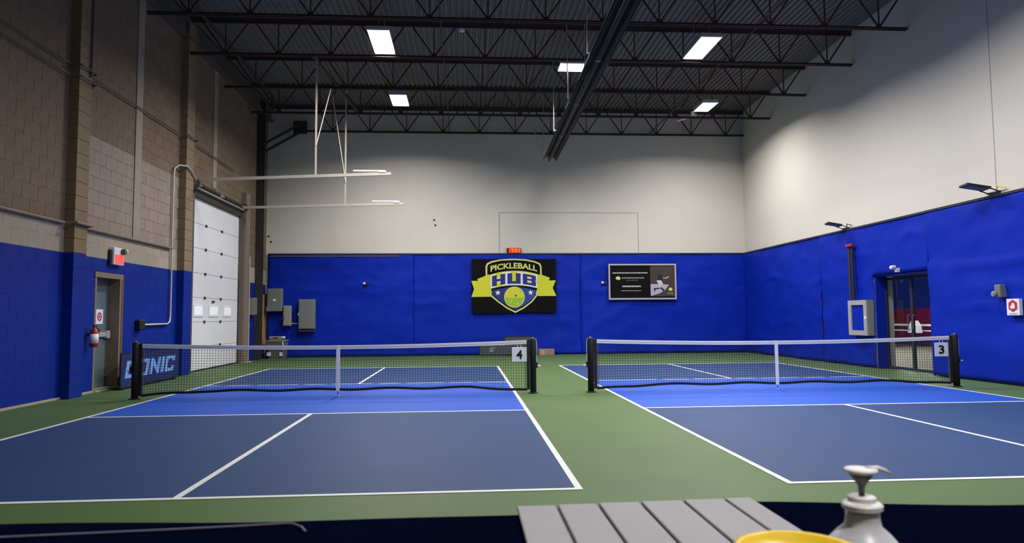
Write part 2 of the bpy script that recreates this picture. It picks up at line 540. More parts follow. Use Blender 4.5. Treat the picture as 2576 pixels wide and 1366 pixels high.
# thin ledge above the back tarp
box('ledge', 'steelgrey', wb, -7.6, -3.2, YB - 0.1, YB, TARP - 0.1, TARP - 0.06)

# ------------------------------------------------------------------ tarps
def tarp_sheet(name, wall, a0, a1, z0, z1, label, seed, hole=None, off=0.07, amp=0.05, folds=()):
    """hanging sheet with soft wrinkles. wall 'B' runs over x, wall 'R' over y"""
    nu = max(4, int((a1 - a0) / 0.09)); nv = int((z1 - z0) / 0.09); mb = MB(); ids = {}
    for i in range(nu + 1):
        for j in range(nv + 1):
            a = a0 + (a1 - a0) * i / nu; z = z0 + (z1 - z0) * j / nv
            p = Vector((a * 0.55, z * 0.75, seed))
            d = noise.noise(p) * 0.8 + noise.noise(p * 2.3 + Vector((3, 1, 0))) * 0.45
            rg = 1 - abs(noise.noise(Vector((a * 0.5 + z * 0.35, z * 0.9 - a * 0.2, seed + 9))) * 2)
            d = amp * (d + 0.7 * max(0, rg - 0.55))
            for (fa, fz, fr, sl) in folds:        # creases sagging from a nail
                da = a - fa; zz = fz - abs(da) * sl * max(0.0, 1 - abs(da) / fr)
                if abs(da) < fr: d += 0.035 * math.exp(-((z - zz) / 0.06) ** 2) * (1 - abs(da) / fr)
            zf = 2.28 + 0.10 * noise.noise(Vector((a * 0.6, seed, 5.0))) + 0.05 * math.sin(a * 0.9 + seed)
            d += 0.028 * math.exp(-((z - zf) / 0.07) ** 2) * (0.5 + 0.5 * noise.noise(Vector((a * 0.8, seed, 2.0))))
            d += 0.012 * noise.noise(Vector((a * 2.2 + z * 1.3, z * 3.0, seed + 3.0)))
            edge = min(1.0, (z1 - z) / 0.25)
            d = off + d * (0.25 + 0.75 * edge)
            if z - z0 < 0.3: d += 0.02 * math.sin(a * 3.1 + seed) * (0.3 - (z - z0)) / 0.3
            d = max(0.015, d)
            ids[i, j] = len(mb.v)
            mb.v.append((a, YB - d, z) if wall == 'B' else (XR - d, a, z))
    for i in range(nu):
        for j in range(nv):
            if hole:
                ac = a0 + (a1 - a0) * (i + 0.5) / nu; zc = z0 + (z1 - z0) * (j + 0.5) / nv
                if hole[0] < ac < hole[1] and zc < hole[2]: continue
            q = (ids[i, j], ids[i + 1, j], ids[i + 1, j + 1], ids[i, j + 1])
            mb.f.append(q if wall == 'B' else q[::-1])
    o = mb.build(name, 'tarp', None, smooth=True)
    sm = o.modifiers.new('thickness', 'SOLIDIFY'); sm.thickness = 0.004; sm.offset = 1
    tag(o, label, 'tarp', 'blue tarps around the walls')
    d = off + 0.03
    h = MB()
    if wall == 'B': h.box(a0, a1, YB - d, YB - 0.005, z1 - 0.035, z1 + 0.012)
    else: h.box(XR - d, XR - 0.005, a0, a1, z1 - 0.035, z1 + 0.012)
    h.build('hem', 'hem', o)
    return o


XS = at(1040, 760, 1, YB).x
tarp_sheet('wall_tarp', 'B', -7.66, XS, 0.02, TARP, 'blue tarp on the back wall behind the grey electrical boxes', 1.3, folds=((-4.3, 2.55, 1.6, .35), (-6.0, 2.3, .9, .3)))
tarp_sheet('wall_tarp', 'B', XS - 0.02, 3.2, 0.02, TARP, 'blue tarp on the back wall behind the black and lime banner', 4.7, off=0.06, folds=((XS + .3, 1.75, 1.3, -.4),))
tarp_sheet('wall_tarp', 'B', 3.18, XR - 0.02, 0.02, TARP, 'blue tarp on the back wall behind the framed poster', 8.1, folds=((5.4, 2.2, 1.8, .2),))
YS = at(2340, 600, 0, XR).y
tarp_sheet('wall_tarp', 'R', 13.5, YB - 0.04, 0.02, TARP, 'blue tarp on the right wall at the far corner', 12.2, folds=((16.5, 2.6, 1.5, .3),))
tarp_sheet('wall_tarp', 'R', YS - 0.02, 13.52, 0.02, TARP, 'blue tarp on the right wall around the glass doorway', 15.5, hole=(DY0 - .03, DY1 + .03, DZ + 0.02), off=0.06, amp=0.04, folds=((9.5, 3.2, 1.2, .5), (11.6, 2.9, 1.0, .4)))
tarp_sheet('wall_tarp', 'R', 3.6, YS, 0.02, TARP, 'blue tarp on the right wall behind the small white sign', 19.9, off=0.075, folds=((7.1, 2.25, 1.5, -.1), (6.7, 1.9, 1.3, .35), (7.4, 1.5, 1.2, .3)))

# ------------------------------------------------------------------ ceiling joists
JZ0, JZ1 = 7.80, 8.66
panel = [-0.38 + 1.274 * k for k in range(-5, 8)]
dl = MB().bar((0, 0, JZ0 + 0.04), (-0.53, 0, JZ1 - 0.06), 0.035, 0.035).mesh('diagonal')
dr = MB().bar((0, 0, JZ0 + 0.04), (0.53, 0, JZ1 - 0.06), 0.035, 0.035).mesh('diagonal')
vt = MB().bar((0, 0, JZ0 + 0.04), (0, 0, JZ1 - 0.06), 0.026, 0.026).mesh('vertical')
gu = MB().prism([(-.09, 0), (.09, 0), (.05, .11), (-.05, .11)], (0, 0.006, JZ0 + .02), BU, BV, 0.012).mesh('gusset')
jl = {9.35: 'steel roof joist nearest the camera, in front of the ceiling lamps', 11.6: 'second steel roof joist, just behind the two nearer lamps',
      14.05: 'third steel roof joist, in front of the two far lamps', 16.46: 'fourth steel roof joist, just behind the far lamps',
      18.62: 'steel roof joist close against the back wall'}
for jy, lab in jl.items():
    r = thing('roof_joist', (0, jy, JZ0), lab, 'joist', 'open web roof joists')
    x0 = XL + 0.15 if jy < 18 else -6.6
    MB().box(x0, XR - 0.02, jy - 0.055, jy - 0.008, JZ0, JZ0 + 0.012).box(x0, XR - 0.02, jy - 0.020, jy - 0.008, JZ0, JZ0 + 0.06) \
        .box(x0, XR - 0.02, jy + 0.008, jy + 0.055, JZ0, JZ0 + 0.012).box(x0, XR - 0.02, jy + 0.008, jy + 0.020, JZ0, JZ0 + 0.06).build('bottom_chord', 'steelred', r)
    MB().box(XL + 0.1, XR - 0.02, jy - 0.07, jy + 0.07, JZ1 + 0.03, JZ1 + 0.06).box(XL + 0.1, XR - 0.02, jy - 0.02, jy + 0.02, JZ1 - 0.06, JZ1 + 0.04).build('top_chord', 'steelred', r)
    for px in panel:
        if px < x0 + 0.1: continue
        for nm, me in (('diagonal', dl), ('diagonal', dr), ('vertical', vt), ('gusset', gu)):
            o = link(nm, me, 'steelred', r); o.location = (px, jy, 0)
    settle(r)
for xx, zz, lab in ((-1.42, 7.87, 'thin bridging rod over the middle of the left court'), (5.75, 7.87, 'thin bridging rod across the joists above the right court')):
    tag(MB().bar((xx, 4.5, zz), (xx, YB - 0.02, zz), 0.03, 0.03).build('bridging_rod', 'steelred'), lab, 'steel rod', 'bridging rods')
# knee brace and corner column
r = thing('corner_column', (-7.6, 17.75, 0), 'dark steel column in the back left corner with knee brace', 'column')
MB().box(-7.745, -7.57, 17.60, 17.625, 0, 8.6).box(-7.745, -7.57, 17.875, 17.90, 0, 8.6).box(-7.67, -7.645, 17.625, 17.875, 0, 8.6).build('column_shaft', 'steeldark', r)
for dz in (0, 0.28):
    MB().bar((-7.62, 17.78, 6.85 + dz), (-6.62, 18.55, 7.75 + dz), 0.09, 0.09).build('knee_brace', 'steeldark', r)
MB().box(-6.8, -6.35, 18.5, 18.6, 7.72, 8.15).build('gusset_plate', 'steeldark', r)
settle(r)

# red sprinkler pipe near the left side
tag(MB().path([(-6.9, 9.0, 8.3), (-6.9, 16.2, 8.3), (-6.9, 16.3, 8.25), (-6.9, 16.3, 7.9)], 0.04, 8).build('sprinkler_pipe', 'steelred'),
    'dark red pipe running under the roof deck near the left wall', 'pipe')

# ------------------------------------------------------------------ lamps
def lamp(cx, cy, lx, ly, label, yaw=0.0):
    z = 7.85
    r = thing('high_bay_light', (cx, cy, z), label, 'ceiling light', 'white high bay ceiling lamps')
    hx, hy = lx / 2, ly / 2
    m_ = MB().box(cx - hx - .02, cx + hx + .02, cy - hy - .02, cy + hy + .02, z + 0.05, z + 0.09)
    m_.ring([(-hx - .02, -hy - .02), (hx + .02, -hy - .02), (hx + .02, hy + .02), (-hx - .02, hy + .02)],
            [(-hx, -hy), (hx, -hy), (hx, hy), (-hx, hy)], (cx, cy, z - 0.006), BU, (0, 1, 0), 0.07)
    m_.build('housing', 'housing', r)
    box('lens', 'lens', r, cx - hx, cx + hx, cy - hy, cy + hy, z + 0.01, z + 0.05)
    if lx < ly: pts = [(cx, cy - hy * .8), (cx, cy + hy * .8)]
    else: pts = [(cx - hx * .8, cy), (cx + hx * .8, cy)]
    for (a, b) in pts:
        MB().path([(a, b, z + 0.09), (a, b, ZC)], 0.006, 6).build('hanger_cable', 'galv', r)
    settle(r)
    l = bpy.data.lights.new('lamp_light', 'AREA'); l.shape = 'RECTANGLE'; l.size = lx * .96; l.size_y = ly * .96
    l.energy = LAMP_W * math.sqrt(lx * ly / 0.626); l.color = (1.0, 0.97, 0.93); l.spread = LAMP_SPREAD
    lo = bpy.data.objects.new('lamp_light', l); COL.objects.link(lo); lo.parent = r; lo.location = (0, 0, 0.004)


lamp(-2.85, 10.77, 0.46, 1.42, 'lit ceiling lamp above the left court, nearer of two')
lamp(-2.85, 15.15, 0.46, 1.05, 'lit ceiling lamp above the left court, farther of two')
lamp(2.2, 12.18, 1.2, 0.56, 'lit ceiling lamp half hidden behind the long tube heater')
lamp(4.90, 10.75, 0.46, 1.36, 'lit ceiling lamp above the right court, nearer of two')
lamp(6.65, 15.4, 0.44, 0.9, 'lit ceiling lamp above the right court, farther of two')
# unseen lamps added to brighten the near half of the hall
for cx, cy, w_ in ((4.9, 5.6, 'the right net'), (4.9, 0.6, 'the near end of the right court'), (0.7, 4.6, 'the aisle between the nets'), (0.7, -6.9, 'the counter behind the camera')):
    lamp(cx, cy, 0.46, 1.36, 'unseen ceiling lamp added above %s to brighten the near hall' % w_)

# ------------------------------------------------------------------ tube heater
r = thing('tube_heater', (1.83, 10, 6.5), 'long dark overhead radiant tube heater hung on chains', 'heater')
ya, yb = 2.0, 17.25
def hx_at(y): return 1.78 + (y - 5.5) / 11.7 * 0.14
prof = [(-.23, -.03), (-.225, .0), (-.13, .13), (.13, .13), (.225, .0), (.23, -.03)]
inn = [(.222, -.03), (.217, .0), (.125, .122), (-.125, .122), (-.217, .0), (-.222, -.03)]
mb = MB(); poly = prof + inn; n = len(poly)
for y in (ya, yb):
    for a, b in poly: mb.v.append((hx_at(y) + a, y, 6.53 + b))
for i in range(n): j = (i + 1) % n; mb.f.append((i, j, n + j, n + i))
mb.f.append(tuple(range(n))); mb.f.append(tuple(range(2 * n - 1, n - 1, -1)))
mb.build('reflector', 'reflector', r)
MB().path([(hx_at(ya) - .0, ya + .02, 6.56), (hx_at(yb) - .0, yb - .05, 6.56)], 0.05, 14).build('burner_tube', 'heattube', r, smooth=True)
for y in (5.0, 8.2, 11.1, 14.0, 16.9):
    MB().box(hx_at(y) - .235, hx_at(y) + .235, y - .02, y + .02, 6.655, 6.675).box(hx_at(y) - .06, hx_at(y) + .06, y - .012, y + .012, 6.50, 6.515).build('hanger_bracket', 'galv', r)
    for s in (-1, 1):
        MB().path([(hx_at(y) + s * .22, y, 6.66), (hx_at(y) + s * .22, y, ZC)], 0.012, 6).build('hanger_chain', 'galv', r)
MB().path([(hx_at(yb) - .2, yb - .1, 6.6), (hx_at(yb) - .42, yb - .1, 7.2), (hx_at(yb) - .55, yb - .1, 7.9)], 0.012, 6).build('gas_hose', 'galv', r)
for y in (8.2, 11.1):
    MB().box(hx_at(y) - .24, hx_at(y) - .225, y - .3, y + .3, 6.49, 6.53).build('joint_clip', 'galv', r)
settle(r)

# ceiling fan
fc = Vector((6.88, 17.2, 8.06))
r = thing('ceiling_fan', fc, 'pale ceiling fan below the deck near the back right corner', 'fan')
MB().path([(fc.x, fc.y, fc.z + .1), (fc.x, fc.y, ZC)], 0.014, 8).build('down_rod', 'galv', r)
MB().lathe([(.03, .16), (.10, .13), (.11, .05), (.06, .0), (.02, -.02)][::-1], fc, 20).build('motor', 'housing', r, True)
for k in range(3):
    a = math.radians(8 + 120 * k); d = Vector((math.cos(a), math.sin(a), -.03)); s_ = Vector((-math.sin(a), math.cos(a), .12))
    n = MB(); O = fc + Vector((0, 0, .03))
    n.prism([(.1, -.03), (.3, -.06), (.68, -.055), (.70, 0), (.68, .055), (.3, .06), (.1, .03)], O, d.normalized(), s_.normalized(), 0.008).build('blade', 'housing', r)
settle(r)
q = at(1161, 80, 2, 8.3)
r = thing('ceiling_sensor', q, 'small pale round sensor hanging under the deck', 'sensor')
MB().lathe([(.05, 0), (.09, .03), (.09, .06), (.03, .08)], q, 18).build('sensor_body', 'housing', r)
MB().path([(q.x, q.y, q.z + .07), (q.x, q.y, ZC)], 0.01, 6).build('drop_rod', 'steelgrey', r)
settle(r)

# ------------------------------------------------------------------ roller door, tracks
r = thing('door_1', (XL, (RD0 + RD1) / 2, 0), 'white sectional roller door with three small windows', None); r['kind'] = 'structure'
zs = [0.0, 0.62, 1.26, 1.89, 2.52, 3.165, 3.80, 4.46]
wins = [(12.62, 13.28), (13.66, 14.40), (14.76, 15.45)]
for i in range(7):
    s = MB().rbox(XL - 0.07, XL - 0.025, RD0 + .01, RD1 - .01, zs[i] + .004, zs[i + 1] - .004, r=0.004).build('door_section', 'doorwhite', r)
    if i == 2:
        for (a, b) in wins:
            w = MB().rbox(XL - 0.03, XL - 0.008, a, b, 1.385, 1.715, r=0.01).build('window_frame', 'doorwhite', s)
            MB().rbox(XL - 0.02, XL - 0.002, a + .07, b - .07, 1.435, 1.665, r=0.006).build('pane', 'frost', s)
    if 0 < i:
        for yy in (13.37, 14.56):
            MB().rbox(XL - 0.03, XL - 0.0, yy - .05, yy + .05, zs[i] - .035, zs[i] + .035, r=0.008).build('hinge', 'steeldark', r)
MB().rbox(XL - .03, XL + .01, 13.9, 14.05, 1.78, 1.83, r=.006).build('handle', 'steeldark', r)
box('rubber_seal', 'black', r, XL - 0.06, XL - 0.015, RD0 + .01, RD1 - .01, 0, 0.035)
box('header_brush', 'steeldark', r, XL - 0.05, XL + 0.05, RD0, RD1, 4.44, 4.62)
MB().path([(XL + .12, RD0 - .05, 4.74), (XL + .12, RD1 + .05, 4.74)], 0.018, 10).build('spring_shaft', 'rail', r)
for a, b in ((RD0 + .3, 13.9), (14.3, RD1 - .3)):
    MB().path([(XL + .12, a, 4.74), (XL + .12, b, 4.74)], 0.05, 12).build('torsion_spring', 'steeldark', r)
box('shaft_angle', 'rail', r, XL, XL + .14, RD0, RD1, 4.63, 4.65)
for yy in (RD0 - .1, RD1 + .1):
    MB().lathe([(.02, -.05), (.11, -.05), (.11, .05), (.02, .05)], (XL + .12, yy, 4.74), 18, (0, 1, 0)).build('cable_drum', 'steelgrey', r)
for yy, s in ((RD0, -1), (RD1, 1)):
    box('vertical_track', 'steelgrey', r, XL, XL + .06, yy + (0 if s > 0 else -.08), yy + (.08 if s > 0 else 0), 0, 4.5)
for yy, z0, z1 in ((RD0 - .02, 4.84, 5.03), (RD1 - .02, 4.72, 4.86)):
    t = MB().bar((XL + .1, yy, z0), (-2.79, yy, z1), 0.06, 0.075).build('horizontal_track', 'rail', r)
    MB().path([(-3.75, yy, z1 + .07), (-2.98, yy, z1 + .07)], 0.022, 8).build('bumper_spring', 'white', t)
    MB().box(-3.1, -2.92, yy - .04, yy + .04, z1 + .03, z1 + .08).build('bumper_bracket', 'white', t)
    hx = -4.70 if yy < 14 else -4.58
    zt = z0 + (z1 - z0) * .61
    MB().bar((hx, yy, zt), (hx, yy, JZ1), 0.045, 0.02).build('track_hanger', 'rail', r)
    if yy < 14: MB().bar((hx, yy, 5.75), (-4.38, yy + .2, 7.3), 0.045, 0.02).build('hanger_brace', 'rail', r)
    else: MB().bar((hx, yy, 5.5), (-4.95, yy - .3, 8.2), 0.045, 0.02).build('hanger_brace', 'rail', r)
MB().bar((-4.75, 12.0, 8.0), (-4.3, 16.4, 7.9), 0.06, 0.06).build('hanger_angle', 'steelred', r)
settle(r)
# door jamb column and conduit right of the door
r = thing('door_jamb_post', (XL, 16.3, 0), 'tan steel jamb post right of the roller door', 'post')
box('post_body', 'frame', r, XL, XL + .16, 16.12, 16.5, 0, 5.2)
box('base_plate', 'blockcream', r, XL, XL + .3, 16.08, 16.5, 0, .03)
settle(r)
tag(MB().path([(XL + .05, 16.9, 0.0), (XL + .05, 16.9, 3.3)], 0.02, 8).build('white_conduit', 'rail'), 'white vertical conduit between jamb post and dark column', 'conduit')
r = thing('door_switch_box', (XL + .1, 17.2, 1.5), 'small grey switch box beside the dark corner column', 'switch box')
rb('box_body', 'boxgrey2', r, XL, XL + .16, 17.1, 17.35, 1.45, 2.0)
rb('cover', 'boxgrey', r, XL + .16, XL + .18, 17.12, 17.33, 1.48, 1.97, r=.004)
settle(r)

# ------------------------------------------------------------------ steel exit door on the left
r = thing('door_2', (XL, (LD0 + LD1) / 2, 0), 'grey steel exit door with push bar in the blue wall', None); r['kind'] = 'structure'
dx = XL - 0.2
rb('door_leaf', 'doorgrey', r, dx - .05, dx, LD0 + .05, LD1 - .05, .02, LDZ - .05, r=.004)
box('frame_head', 'frame', r, XL - .3, XL + .02, LD0 - .04, LD1 + .08, LDZ - .05, LDZ + .05)
box('frame_jamb', 'frame', r, XL - .3, XL + .02, LD1 - .05, LD1 + .01, 0, LDZ - .05)
box('frame_jamb', 'frame', r, XL - .3, XL + .005, LD0 - .01, LD0 + .05, 0, LDZ - .05)
box('brown_trim', 'trimbrown', r, XL, XL + .025, LD1 + .01, LD1 + .09, 0, LDZ - .05)
box('threshold', 'blockcream', r, XL - .3, XL + .06, LD0, LD1, 0, .03)
b_ = MB().rbox(dx, dx + .06, LD0 + .08, LD1 - .1, 1.0, 1.09, r=.01).build('push_bar', 'galv', r)
rb('latch_case', 'galv', b_, dx, dx + .08, LD1 - .2, LD1 - .08, .97, 1.12)
settle(r)
sg = thing('door_notice', (dx, LD0 + .12, 1.26), 'white notice with red round symbol stuck on the grey door', 'sign')
n0, n1 = at(241, 778, 0, dx), at(258, 815, 0, dx)
ny_, nz_ = (n0.y + n1.y) / 2, (n0.z + n1.z) / 2
box('sheet', 'card', sg, dx, dx + .004, n0.y, n1.y, n1.z, n0.z)
c_ = [(.085 * math.cos(t * math.pi / 12), .085 * math.sin(t * math.pi / 12)) for t in range(24)]
c2 = [(a * .62, b * .62) for a, b in c_]
MB().ring(c_, c2, (dx + .004, ny_, nz_), LU, BV, .002).build('red_ring', 'redsign', sg)
MB().prism([(-.03, -.03), (.03, -.03), (.03, .03), (-.03, .03)], (dx + .004, ny_, nz_), LU, BV, .002).build('red_symbol', 'redsign', sg)
settle(sg)
# exit sign
r = thing('exit_sign', (XL, 8.6, 2.4), 'lit red exit sign with emergency lamp above the grey door', 'exit sign')
rb('sign_case', 'white', r, XL, XL + .09, 8.40, 8.80, 2.40, 2.74, r=.01)
rb('lit_panel', 'exitred', r, XL + .085, XL + .097, 8.43, 8.78, 2.42, 2.60, r=.004)
MB().lathe([(.03, 0), (.06, .03), (.06, .09), (.05, .1)], (XL + .06, 8.70, 2.68), 16, (1, .2, -.2)).build('lamp_head', 'steelgrey', r)
MB().lathe([(.03, 0), (.05, .03), (.05, .08), (.04, .09)], (XL + .05, 8.82, 2.69), 16, (.7, .7, -.1)).build('lamp_head', 'white', r)
rb('back_box', 'black', r, XL, XL + .05, 8.34, 8.41, 2.38, 2.68, r=.006)
settle(r)
# fire extinguisher
q = (XL + .14, 7.68, .84)
r = thing('fire_extinguisher', q, 'red fire extinguisher with white label left of the grey door', 'fire extinguisher')
MB().lathe([(.055, 0), (.07, .02), (.07, .27), (.045, .32), (.02, .34), (.02, .36)], q, 20).build('cylinder', 'red', r, True)
MB().lathe([(.0715, .07), (.0715, .24)], q, 20).build('label_wrap', 'white', r, True)
MB().box(q[0] - .015, q[0] + .015, q[1] - .03, q[1] + .07, q[2] + .36, q[2] + .40).build('handle', 'steeldark', r)
MB().path([(q[0], q[1] + .03, q[2] + .36), (q[0] + .03, q[1] + .09, q[2] + .32), (q[0] + .03, q[1] + .085, q[2] + .1)], .012, 6).build('hose', 'black', r)
box('wall_bracket', 'steeldark', r, XL + .004, q[0] - .05, q[1] - .02, q[1] + .02, q[2] + .2, q[2] + .25)
settle(r)
# conduits on the left wall
tag(MB().path([(XL + .05, 4.0, 2.99), (XL + .05, 6.78, 2.99), (PX + .05, 6.84, 3.0), (PX + .05, 7.32, 3.0), (XL + .05, 7.38, 2.98), (XL + .05, 11.1, 2.98)], .026, 8).build('wall_conduit', 'frame'),
    'brown conduit along the wall above the cream blocks', 'conduit')
r = thing('grey_conduit', (XL, 11.1, 1.2), 'bent grey conduit ending in a black outlet box beside the door', 'conduit')
MB().path([(XL + .1, 12.2, 4.66), (PX + .04, 12.02, 4.8), (PX + .04, 11.75, 4.93), (PX + .04, 11.46, 5.0), (XL + .1, 11.28, 4.98), (XL + .05, 11.14, 4.88), (XL + .05, 11.1, 4.7), (XL + .05, 11.1, 1.42), (XL + .05, 11.07, 1.28), (XL + .05, 10.95, 1.23), (XL + .05, 9.68, 1.22)], .022, 8).build('conduit_pipe', 'galv', r, True)
rb('outlet_box', 'black', r, XL, XL + .12, 9.5, 9.72, 1.11, 1.33, r=.02)
settle(r)
for zz, dy, lab in ((5.76, 0, 'upper of two thin dark pipes high on the block wall'), (5.56, 0, 'lower of two thin dark pipes high on the block wall')):
    e = 15.2 if zz > 5.6 else 7.4
    pts = [(XL + .07, 4.0, zz), (XL + .07, 6.75, zz), (PX + .06, 6.83, zz), (PX + .06, 7.33, zz), (XL + .07, 7.42, zz)]
    if e > 8: pts += [(XL + .07, 11.38, zz), (PX + .06, 11.46, zz), (PX + .06, 12.04, zz), (XL + .07, 12.12, zz), (XL + .07, e, zz - .06)]
    else: pts += [(XL + .07, 7.5, zz), (XL + .07, 7.5, zz + .1)]
    tag(MB().path(pts, .016, 8).build('wall_pipe', 'steelgrey'), lab, 'pipe', 'pipes high on the left wall')
tag(MB().path([(PX + .03, 7.2, 5.66), (PX + .03, 7.2, 7.0), (PX + .03, 7.2, ZC)], .02, 8).build('riser_pipe', 'steelgrey'), 'vertical riser pipe on the nearer pilaster', 'pipe')

# ------------------------------------------------------------------ block lettering
def glyph(ch):
    t = .27
    R = lambda a, b, c, d: [(a, b), (c, b), (c, d), (a, d)]
    G = {'D': [R(0, 0, t, 1), R(t, 0, .8, .2), R(t, .8, .8, 1), [(.8, 0), (1, .15), (1, .85), (.8, 1), (.73, 1), (.73, 0)]],
         'O': [R(0, .08, t, .92), R(.73, .08, 1, .92), [(0.06, 0), (.94, 0), (1, .08), (1, .2), (0, .2), (0, .08)], [(0, .8), (1, .8), (1, .92), (.94, 1), (.06, 1), (0, .92)]],
         'N': [R(0, 0, t, 1), R(.73, 0, 1, 1), [(t - .02, 1), (t - .02, .6), (.75, 0), (.75, .4)]],
         'I': [R(0, 0, .3, 1)],
         'C': [R(0, 0, t, 1), R(t, 0, 1, .2), R(t, .8, 1, 1), R(.73, .2, 1, .34), R(.73, .66, 1, .8)],
         'H': [R(0, 0, .36, 1), R(.64, 0, 1, 1), R(.36, .36, .64, .60)],
         'U': [R(0, .0, .36, 1), R(.64, .0, 1, 1), R(.36, 0, .64, .24)],
         'B': [R(0, 0, .34, 1), R(.34, 0, .66, .2), R(.34, .8, .66, 1), R(.34, .42, .66, .6), [(.66, 0), (.94, 0), (1, .08), (1, .42), (.93, .5), (1, .58), (1, .92), (.94, 1), (.66, 1)]]}
    return G[ch], (.3 if ch == 'I' else 1.0)


def letters(name, word, material, parent, O, U, V, w, h, gap=.18, shear=0.0, warp=None, depth=.003, grow=0.0):
    tot = sum(glyph(c)[1] for c in word) + gap * (len(word) - 1); s = w / tot; x = -w / 2; out = []
    for c in word:
        polys, gw = glyph(c); mb = MB()
        for k, p in enumerate(polys):
            q = []
            for a, b in p:
                if grow:
                    a = a + (grow / s if a > gw / 2 else -grow / s); b = b + (grow / h if b > .5 else -grow / h)
                X = x + a * s; Y = (b - .5) * h
                X += Y * shear
                if warp: X, Y = warp(X, Y)
                q.append((X, Y))
            mb.prism(q, Vector(O) + Vector(U).cross(Vector(V)) * (0.0002 * k), U, V, depth)
        out.append(mb.build(name, material, parent)); x += (gw + gap) * s
    return out


# barrier with pale blue lettering, in front of the left wall
bx = -7.4
r = thing('court_barrier', (bx, 9.6, 0), 'navy barrier with pale blue DONIC lettering behind the left net post', 'barrier')
rb('panel', 'navy', r, bx - .02, bx, 8.24, 10.9, .03, .70, r=.004)
MB().ring([(-1.33, -.335), (1.33, -.335), (1.33, .335), (-1.33, .335)], [(-1.31, -.315), (1.31, -.315), (1.31, .315), (-1.31, .315)], (bx, 9.57, .365), LU, BV, .006).build('edge_frame', 'black', r)
letters('letter', 'DONIC', 'donic', r, (bx, 9.54, .37), LU, BV, 2.2, .33, gap=.16, shear=.28)
for yy in (8.4, 10.7):
    box('foot', 'black', r, bx - .2, bx + .0, yy - .02, yy + .02, 0, .03)
settle(r)

